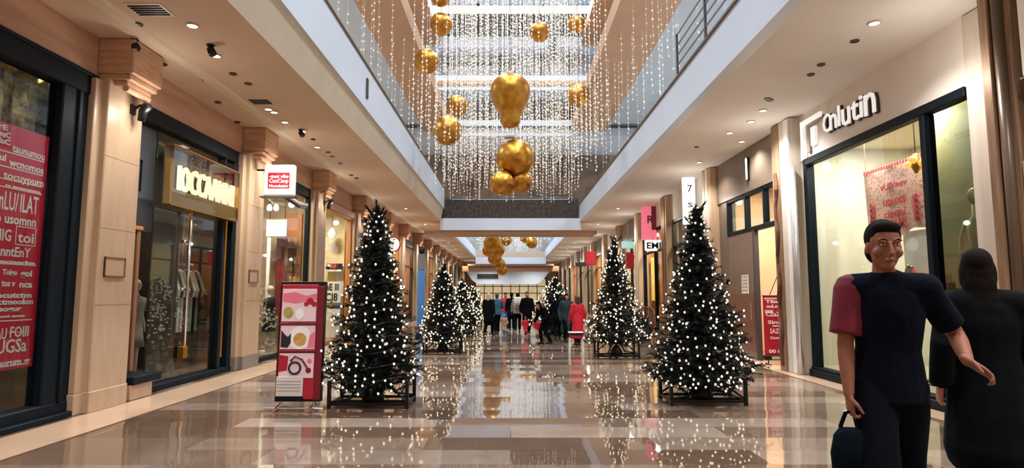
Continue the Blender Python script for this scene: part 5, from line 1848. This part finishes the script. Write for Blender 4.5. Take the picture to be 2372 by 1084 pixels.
# --- man walking towards the camera at the lower right
man_pose = dict(slim=.84, pelvis=(0, 0, .93), chest=(.02, -.02, 1.29), neck=(.02, -.03, 1.475), head=(.01, -.06, 1.625), twist=-.12, headz=.1, headx=.05, heady=.04,
                footr=(-.08, -.22, 0), footl=(.07, .3, .06), toer=-.1, toel=.05,
                handr=(-.2, -.12, .87), handl=(.3, -.2, 1.06), elbowr=(-.6, 1, 0), elbowl=(.5, 1, -.3), hdirr=(.05, -.1, -1), palmr=(1, .2, 0), curlr=1.05,
                hdirl=(.6, -.5, -.5), palml=(-.5, -.2, -.6), curll=.6, hipw=.08, shw=.165)
man_skin = mat('man_skin', (140, 90, 70), .6, var=.05, scale=8, spec=.25)
MX, MY, MRZ, MH = 2.14, 3.5, -.35, 1.9
man, J = person('person', 'person in dark navy T-shirt with one crimson sleeve, walking with a dark bag in hand', (MX, MY, 0), MRZ, MH, man_skin, man_pose, .0075, detail=True)
face_parts(man, J, hair_dark)
hair(man, J, hair_dark, .008, 'short')
garment(man, J, 'shirt', navy_cloth, .009, torso_parts(J, .024, -.1, 1.06) + [sleeve(J, 'l', .8, .02)])
garment(man, J, 'red_sleeve', red_knit, .009, [sleeve(J, 'r', .85, .034)])
garment(man, J, 'collar', red_knit, .007, [([J['nk'] + Vector((0, 0, -.035)), J['nk'] + Vector((0, -.004, -.01))], [(.083, .076), (.066, .062)], (1, 0, 0))])
garment(man, J, 'trousers', mat('black_navy_trousers', (7, 11, 18), .95, var=.15, scale=8, spec=.1), .009, trousers(J, .018))
shoes(man, J, black_metal, .009)
hk_ = Vector(man_pose['handr']) * (MH / 1.75)
rot_ = Matrix.Rotation(MRZ, 3, 'Z')
hb = Vector((MX, MY, 0)) + rot_ @ (hk_ + Vector((.02, -.02, -.085)))
t = thing('hand_bag', 'dark cloth bag hanging from the hand of the person with the crimson sleeve', 'bag', hb, MRZ)
MB().tube([(-.075, 0, -.1), (-.045, 0, -.02), (0, 0, .0), (.045, 0, -.02), (.075, 0, -.1)], .011, 8).build('handle', black_cloth, t, True)
g = MB()
g.tube([(0, 0, -.1), (0, 0, -.14), (0, 0, -.24), (0, 0, -.33), (0, 0, -.36)], [(.08, .03), (.11, .055), (.13, .075), (.125, .07), (.1, .05)], 16)
g.build('body', mat('bag_cloth', (7, 16, 24), .9, var=.2, scale=8, spec=.1), t, True)

# --- woman in black seen from behind at the right edge
w_pose = dict(pelvis=(0, 0, .93), chest=(0, .0, 1.29), neck=(0, -.01, 1.475), head=(0, -.02, 1.62), footr=(-.09, -.2, 0), footl=(.09, .18, .05), handr=(-.27, -.1, .9), handl=(.27, .04, .9), headz=-.25, hipw=.095, shw=.175)
wm_, J = person('person', 'person in black coat with dark hair, seen from behind at the picture edge', (3.05, 3.95, 0), PI - .25, 1.78, skin, w_pose, .01)
hair(wm_, J, hair_dark, .01, 'long')
hp = J['hp']
garment(wm_, J, 'coat', black_cloth, .012, torso_parts(J, .035, -.1, 1.05) + [sleeve(J, 'r', 2, .026), sleeve(J, 'l', 2, .026), ([hp + Vector((0, 0, .05)), hp + Vector((0, 0, -.2)), hp + Vector((0, 0, -.42))], [(.2, .16), (.23, .2), (.25, .23)], (1, 0, 0))])
garment(wm_, J, 'trousers', black_cloth, .012, trousers(J, .014))
shoes(wm_, J, black_metal, .012)
face_parts(wm_, J, hair_dark)

# --- distant shoppers
def shopper(label, px, y, H, rz, top_m, leg_m, hair_m, style='short', coat=0.0, stride=.2, hands=None, child=False, wear='coat', hat_m=None):
    x = (px - 1183) * (y * CT) / F_PX
    k = stride
    p = dict(pelvis=(0, 0, .93), footr=(-.09, -k, 0), footl=(.09, k, .02), handr=(-.27, k * .6 - .06, .9), handl=(.27, -k * .6 - .06, .9))
    if hands == 'front':
        p.update(handr=(-.1, -.28, 1.1), handl=(.1, -.28, 1.1), elbowr=(-1, .4, -.4), elbowl=(1, .4, -.4))
    if child:
        p.update(pelvis=(0, 0, .84), chest=(0, -.01, 1.18), neck=(0, -.01, 1.39), head=(0, -.02, 1.56))
    if hands == 'stoop':
        p.update(pelvis=(0, .06, .9), chest=(0, -.12, 1.2), neck=(0, -.28, 1.32), head=(0, -.36, 1.42), handr=(-.2, -.4, .8), handl=(.2, -.4, .85), headx=.3)
    o, J = person('person', label, (x, y, 0), rz, H, skin, p, .022)
    hair(o, J, hat_m or hair_m, .02, 'hat' if hat_m else style)
    parts = torso_parts(J, .03, -.1, 1.05) + [sleeve(J, 'r', 2, .024), sleeve(J, 'l', 2, .024)]
    if coat > 0:
        hp = J['hp']
        parts.append(([hp + Vector((0, 0, .05)), hp + Vector((0, 0, -coat * .5)), hp + Vector((0, 0, -coat))], [(.19, .15), (.21, .18), (.23, .2)], (1, 0, 0)))
    garment(o, J, wear, top_m, .022, parts)
    garment(o, J, 'trousers', leg_m, .022, trousers(J, .014))
    shoes(o, J, black_metal if not child else print_white, .02)
    return o, J
teal_cloth = mat('teal_cloth', (40, 96, 120), .8, var=.15)
green_cloth = mat('dark_teal_coat', (20, 48, 52), .8, var=.15)
blue_bright = mat('blue_cloth', (40, 110, 190), .8)
bright_red = mat('scarlet_cloth', (196, 18, 44), .75, var=.1)
shopper('person with pale hair in a flared black coat, nearest the row of trees', 1132, 22.0, 1.5, PI - .3, black_cloth, black_cloth, hair_fair, 'bob', .32, .26)
shopper('person in teal and blue jacket walking beside the black-coated one', 1151, 22.6, 1.5, PI + .2, teal_cloth, navy_cloth, hair_brown, 'short', 0, .22, 'front', wear='jacket')
shopper('person in red jacket with blue trousers in the middle of the crowd', 1171, 25.5, 1.52, 0, bright_red, blue_bright, hair_dark, 'short', 0, .1, wear='jacket')
shopper('small child in pale jacket standing before the red-jacketed person', 1168, 22.2, .78, 0, cloth_tan, cloth_grey, hair_fair, 'short', 0, .08, child=True, wear='jacket')
shopper('person in long navy coat between the red jacket and the grey backpack', 1185, 24.6, 1.52, PI, navy_cloth, navy_cloth, hair_dark, 'short', .2, .2)
bp_o, bp_J = shopper('person in grey jacket carrying a pale backpack in the crowd', 1199, 24.0, 1.5, PI, cloth_grey, navy_cloth, hair_dark, 'short', 0, .18, wear='jacket')
t = thing('backpack', 'pale grey backpack worn by the person in grey jacket', 'backpack', (bp_o.location.x, 24.0 - .22, .95))
MB().bbox(-.15, .15, -.09, .07, 0, .42, .05).build('body', cloth_white, t, True)
MB().bbox(-.11, .11, -.13, -.08, .04, .2, .03).build('pocket', cloth_grey, t, True)
shopper('person in long black coat with a red scarf near the child in red', 1221, 22.6, 1.55, .2, black_cloth, black_cloth, hair_brown, 'short', .45, .1)
shopper('small child in a scarlet snowsuit with white shoes on the shiny floor', 1217, 21.4, .72, .3, bright_red, bright_red, hair_brown, 'short', .12, .08, child=True, hat_m=bright_red)
shopper('small child in red jumper crouched low by the stooping black jacket', 1245, 19.8, .78, 0, cloth_red, cloth_tan, hair_dark, 'short', 0, .06, child=True, wear='jumper')
shopper('person in black jacket stooping forward beside the distant tree', 1264, 18.2, 1.42, -.9, black_cloth, black_cloth, hair_dark, 'bob', .1, .14, 'stoop', wear='jacket')
shopper('person in dark trousers with pale stripes, behind the scarlet coat', 1291, 20.0, 1.47, PI, black_cloth, navy_cloth, hair_dark, 'short', .1, .16, wear='jacket')
shopper('person in long dark teal coat standing beside the scarlet coat', 1312, 19.1, 1.48, .2, green_cloth, black_cloth, hair_dark, 'long', .5, .06)
shopper('person in long scarlet coat standing by the second tree, facing away', 1337, 17.6, 1.42, PI + .4, bright_red, black_cloth, hair_brown, 'bob', .5, .08)
t = thing('white_stool', 'small white-legged stool with red seat beside the scarlet coat', 'stool', ((1332 - 1183) * 16.0 * CT / F_PX, 15.9, 0))
MB().bbox(-.19, .19, -.16, .16, .44, .5, .02).build('seat', print_black, t)
MB().bbox(-.195, .195, -.165, .165, .485, .51, .01).build('rim', white_paint, t)
MB().bbox(-.17, .17, -.14, .14, .34, .44, .02).build('red_apron', cloth_red, t)
for sx in (-.16, .16):
    for sy in (-.13, .13):
        MB().tube([(sx * 1.08, sy * 1.08, 0), (sx, sy, .36)], .02, 8).build('leg', white_paint, t)
# ------------------------------------------------------------------ ceiling fittings and lamps
def spot(x, y, z, w, size=.06, angle=130, col=(1, .93, .86)):
    ld = bpy.data.lights.new('downlight_or_fill_lamp', 'SPOT')  # shared by the downlights and the added fill spots
    ld.energy = w
    ld.spot_size = math.radians(angle)
    ld.spot_blend = .8
    ld.shadow_soft_size = size
    ld.color = col
    o = bpy.data.objects.new('downlight_or_fill_lamp', ld)
    COL.objects.link(o)
    o.location = (x, y, z)
    return o
ring_m = mat('downlight_ring', (214, 196, 172), .4)
dark_hole = mat('dark_fitting', (48, 36, 28), .4)
_dl = {}
def downlight(x, y, lit, label, group):
    r = .06 if lit else .045
    key = lit
    if key not in _dl:
        t = thing('downlight', label, 'downlight', (x, y, ZC), 0, group)
        MB().lathe([(r, .0), (r * 1.25, -.004), (r * 1.3, -.014), (r * 1.05, -.02), (r, -.016)], 20, caps=False).build('ring', ring_m if lit else dark_hole, t, True)
        MB().lathe([(.005, -.0135), (r * 1.0, -.013), (r * 1.0, -.006), (.005, -.006)], 20).build('lens', lamp_glow if lit else dark_hole, t)
        _dl[key] = t
    else:
        t = copy_tree(_dl[key], None, label)
        t['group'] = group
        t.location = (x, y, ZC)
    return t
GL, GD = 'lit downlights in the soffit over the stone pillars', 'dark round fittings in the soffit over the stone pillars'
LL = 'small lit round downlight in the soffit over the stone pillars'
LD = 'small dark round fitting in the soffit over the stone pillars'
for px, py in ((446, 58), (500, 128), (622, 252), (635, 259), (702, 303), (735, 340), (660, 282)):
    p = at_z(px, py, ZC)
    downlight(p.x, p.y, True, LL, GL)
    spot(p.x, p.y, ZC - .05, 130)
for px, py in ((320, 55), (378, 148), (475, 184), (505, 236), (540, 170), (575, 193), (550, 282), (600, 306), (725, 322), (760, 352), (770, 362), (788, 378), (814, 405), (826, 412)):
    p = at_z(px, py, ZC)
    downlight(p.x, p.y, False, LD, GD)
RL, RD = 'lit downlights in the soffit over the beige columns', 'dark round fittings in the soffit over the beige columns'
for px, py in ((2025, 52), (1767, 255), (1739, 281), (1690, 307), (1718, 327), (1620, 375)):
    p = at_z(px, py, ZC)
    downlight(p.x, p.y, True, 'small lit round downlight in the soffit over the beige columns', RL)
    spot(p.x, p.y, ZC - .05, 160)
for px, py in ((1902, 149), (1878, 172), (1980, 94), (1784, 231), (1778, 228), (1614, 340)):
    p = at_z(px, py, ZC)
    downlight(p.x, p.y, False, 'small dark round fitting in the soffit over the beige columns', RD)
# the rows go on down the mall and behind the viewpoint
for y in [-4, -1, 2, 4.5] + [24 + 5.5 * i for i in range(9)]:
    for x, gl, lb in ((-4.2, GL, LL), (4.3, RL, 'small lit round downlight in the soffit over the beige columns')):
        downlight(x, y, True, lb, gl)
        spot(x, y, ZC - .05, 260 if y < 6 else 260)
for y in (31.5, 60, 66, 72):
    for x in (-2, 2):
        downlight(x, y, True, 'small lit round downlight in the cross soffit beyond the bridges', 'lit downlights in the cross soffit')
        spot(x, y, ZC - .05, 130)
def vent(px, py, w, d, label):
    p = at_z(px, py, ZC)
    t = thing('ceiling_vent', label, 'vent', (p.x, p.y, ZC))
    MB().box(-w, w, -d, d, -.012, 0).build('frame', ring_m, t)
    MB().box(-w * .86, w * .86, -d * .8, d * .8, -.014, -.012).build('backing', dark_hole, t)
    g = MB()
    for i in range(5):
        q = -d * .7 + d * 1.4 * i / 4
        g.box(-w * .86, w * .86, q - .006, q + .006, -.024, -.014)
    g.build('slat', grey_dark, t)
    return t
vent(346, 22, .22, .16, 'dark rectangular vent nearest the camera in the soffit over the first pillar')
vent(604, 234, .2, .16, 'dark rectangular vent farther along the soffit, over the lit letters')
vent(985, 541, .35, .3, 'slatted vent at the end of the soffit, beside the white bridge')
for px, py in ((488, 104), (697, 300), (312, 92)):
    p = at_z(px, py, ZC)
    t = thing('ceiling_spotlight', {488: 'black ceiling spotlight head between two lit downlights', 697: 'black ceiling spotlight head over the hanging box sign', 312: 'black ceiling spotlight head right over the first pillar capital'}[px], 'spotlight', (p.x, p.y, ZC))
    MB().lathe([(.05, -.02), (.055, 0)], 14).build('base', black_metal, t)
    MB().tube([(0, 0, -.01), (.0, 0, -.06), (.05, -.03, -.14)], [.02, .05, .055], 12).build('lamp_head', black_metal, t, True)

# point lights at the pillar brackets, and added ones by the columns to lift the soffit
def glow(x, y, z, w, col=(1, .92, .83), r=.08):
    ld = bpy.data.lights.new('bracket_or_fill_lamp', 'POINT')
    ld.energy = w
    ld.color = col
    ld.shadow_soft_size = r
    o = bpy.data.objects.new('bracket_or_fill_lamp', ld)
    COL.objects.link(o)
    o.location = (x, y, z)
for k in range(-2, 12):
    glow(-4.95, PY(k) + .46, 4.0, 10)
for k in range(-1, 12):  # added fill, no bracket fitting on these columns
    glow(5.0, RY(k) + .36, 4.0, 12)
# added fill spots under the upper soffits to brighten the galleries
for s in (-1, 1):
    for y in (3, 10, 17, 24):
        spot(6.2 * s, y, 9.5, 420, .15, 150, (.95, .96, 1))
for y in (8, 16, 24):
    for s in (-1, 1):
        spot(4.0 * s, y, 14.0, 60, .15, 140, (1, .9, .8))
for x in (-2.5, 0, 2.5):
    spot(x, 31.5, 9.2, 60, .15, 140, (1, .92, .84))

# added cool white fill spots under the skylight frames, making up for weak daylight
for y in (2, 8, 14, 20, 26):
    for s in (-1, 1):
        spot(2.6 * s, y, 15.9, 1200, .4, 140, (.8, .9, 1))
for y in (38, 44, 50, 55):  # added fill below the second skylight
    spot(0, y, 11.2, 1100, .4, 150, (.85, .93, 1))
for x in (-2.5, 2.5):  # added to brighten the far bulkhead
    spot(x, 59.2, 4.7, 420, .2, 160, (.9, .95, 1))
# sky
w = bpy.data.worlds.new('sky')
scene.world = w
w.use_nodes = True
nt = w.node_tree
bg = nt.nodes['Background']
bg.inputs[0].default_value = (.72, .85, 1.0, 1)
bg.inputs[1].default_value = 1.0
vs = scene.view_settings
vs.view_transform = 'Standard'
vs.look = 'None'
vs.gamma = 1.0
vs.use_curve_mapping = False
vs.exposure = 0.55
scene.cycles.max_bounces = 7
scene.cycles.diffuse_bounces = 4
scene.cycles.glossy_bounces = 4
scene.cycles.transparent_max_bounces = 10
scene.cycles.transmission_bounces = 2
scene.cycles.sample_clamp_indirect = 4.0
scene.cycles.caustics_reflective = False
scene.cycles.caustics_refractive = False
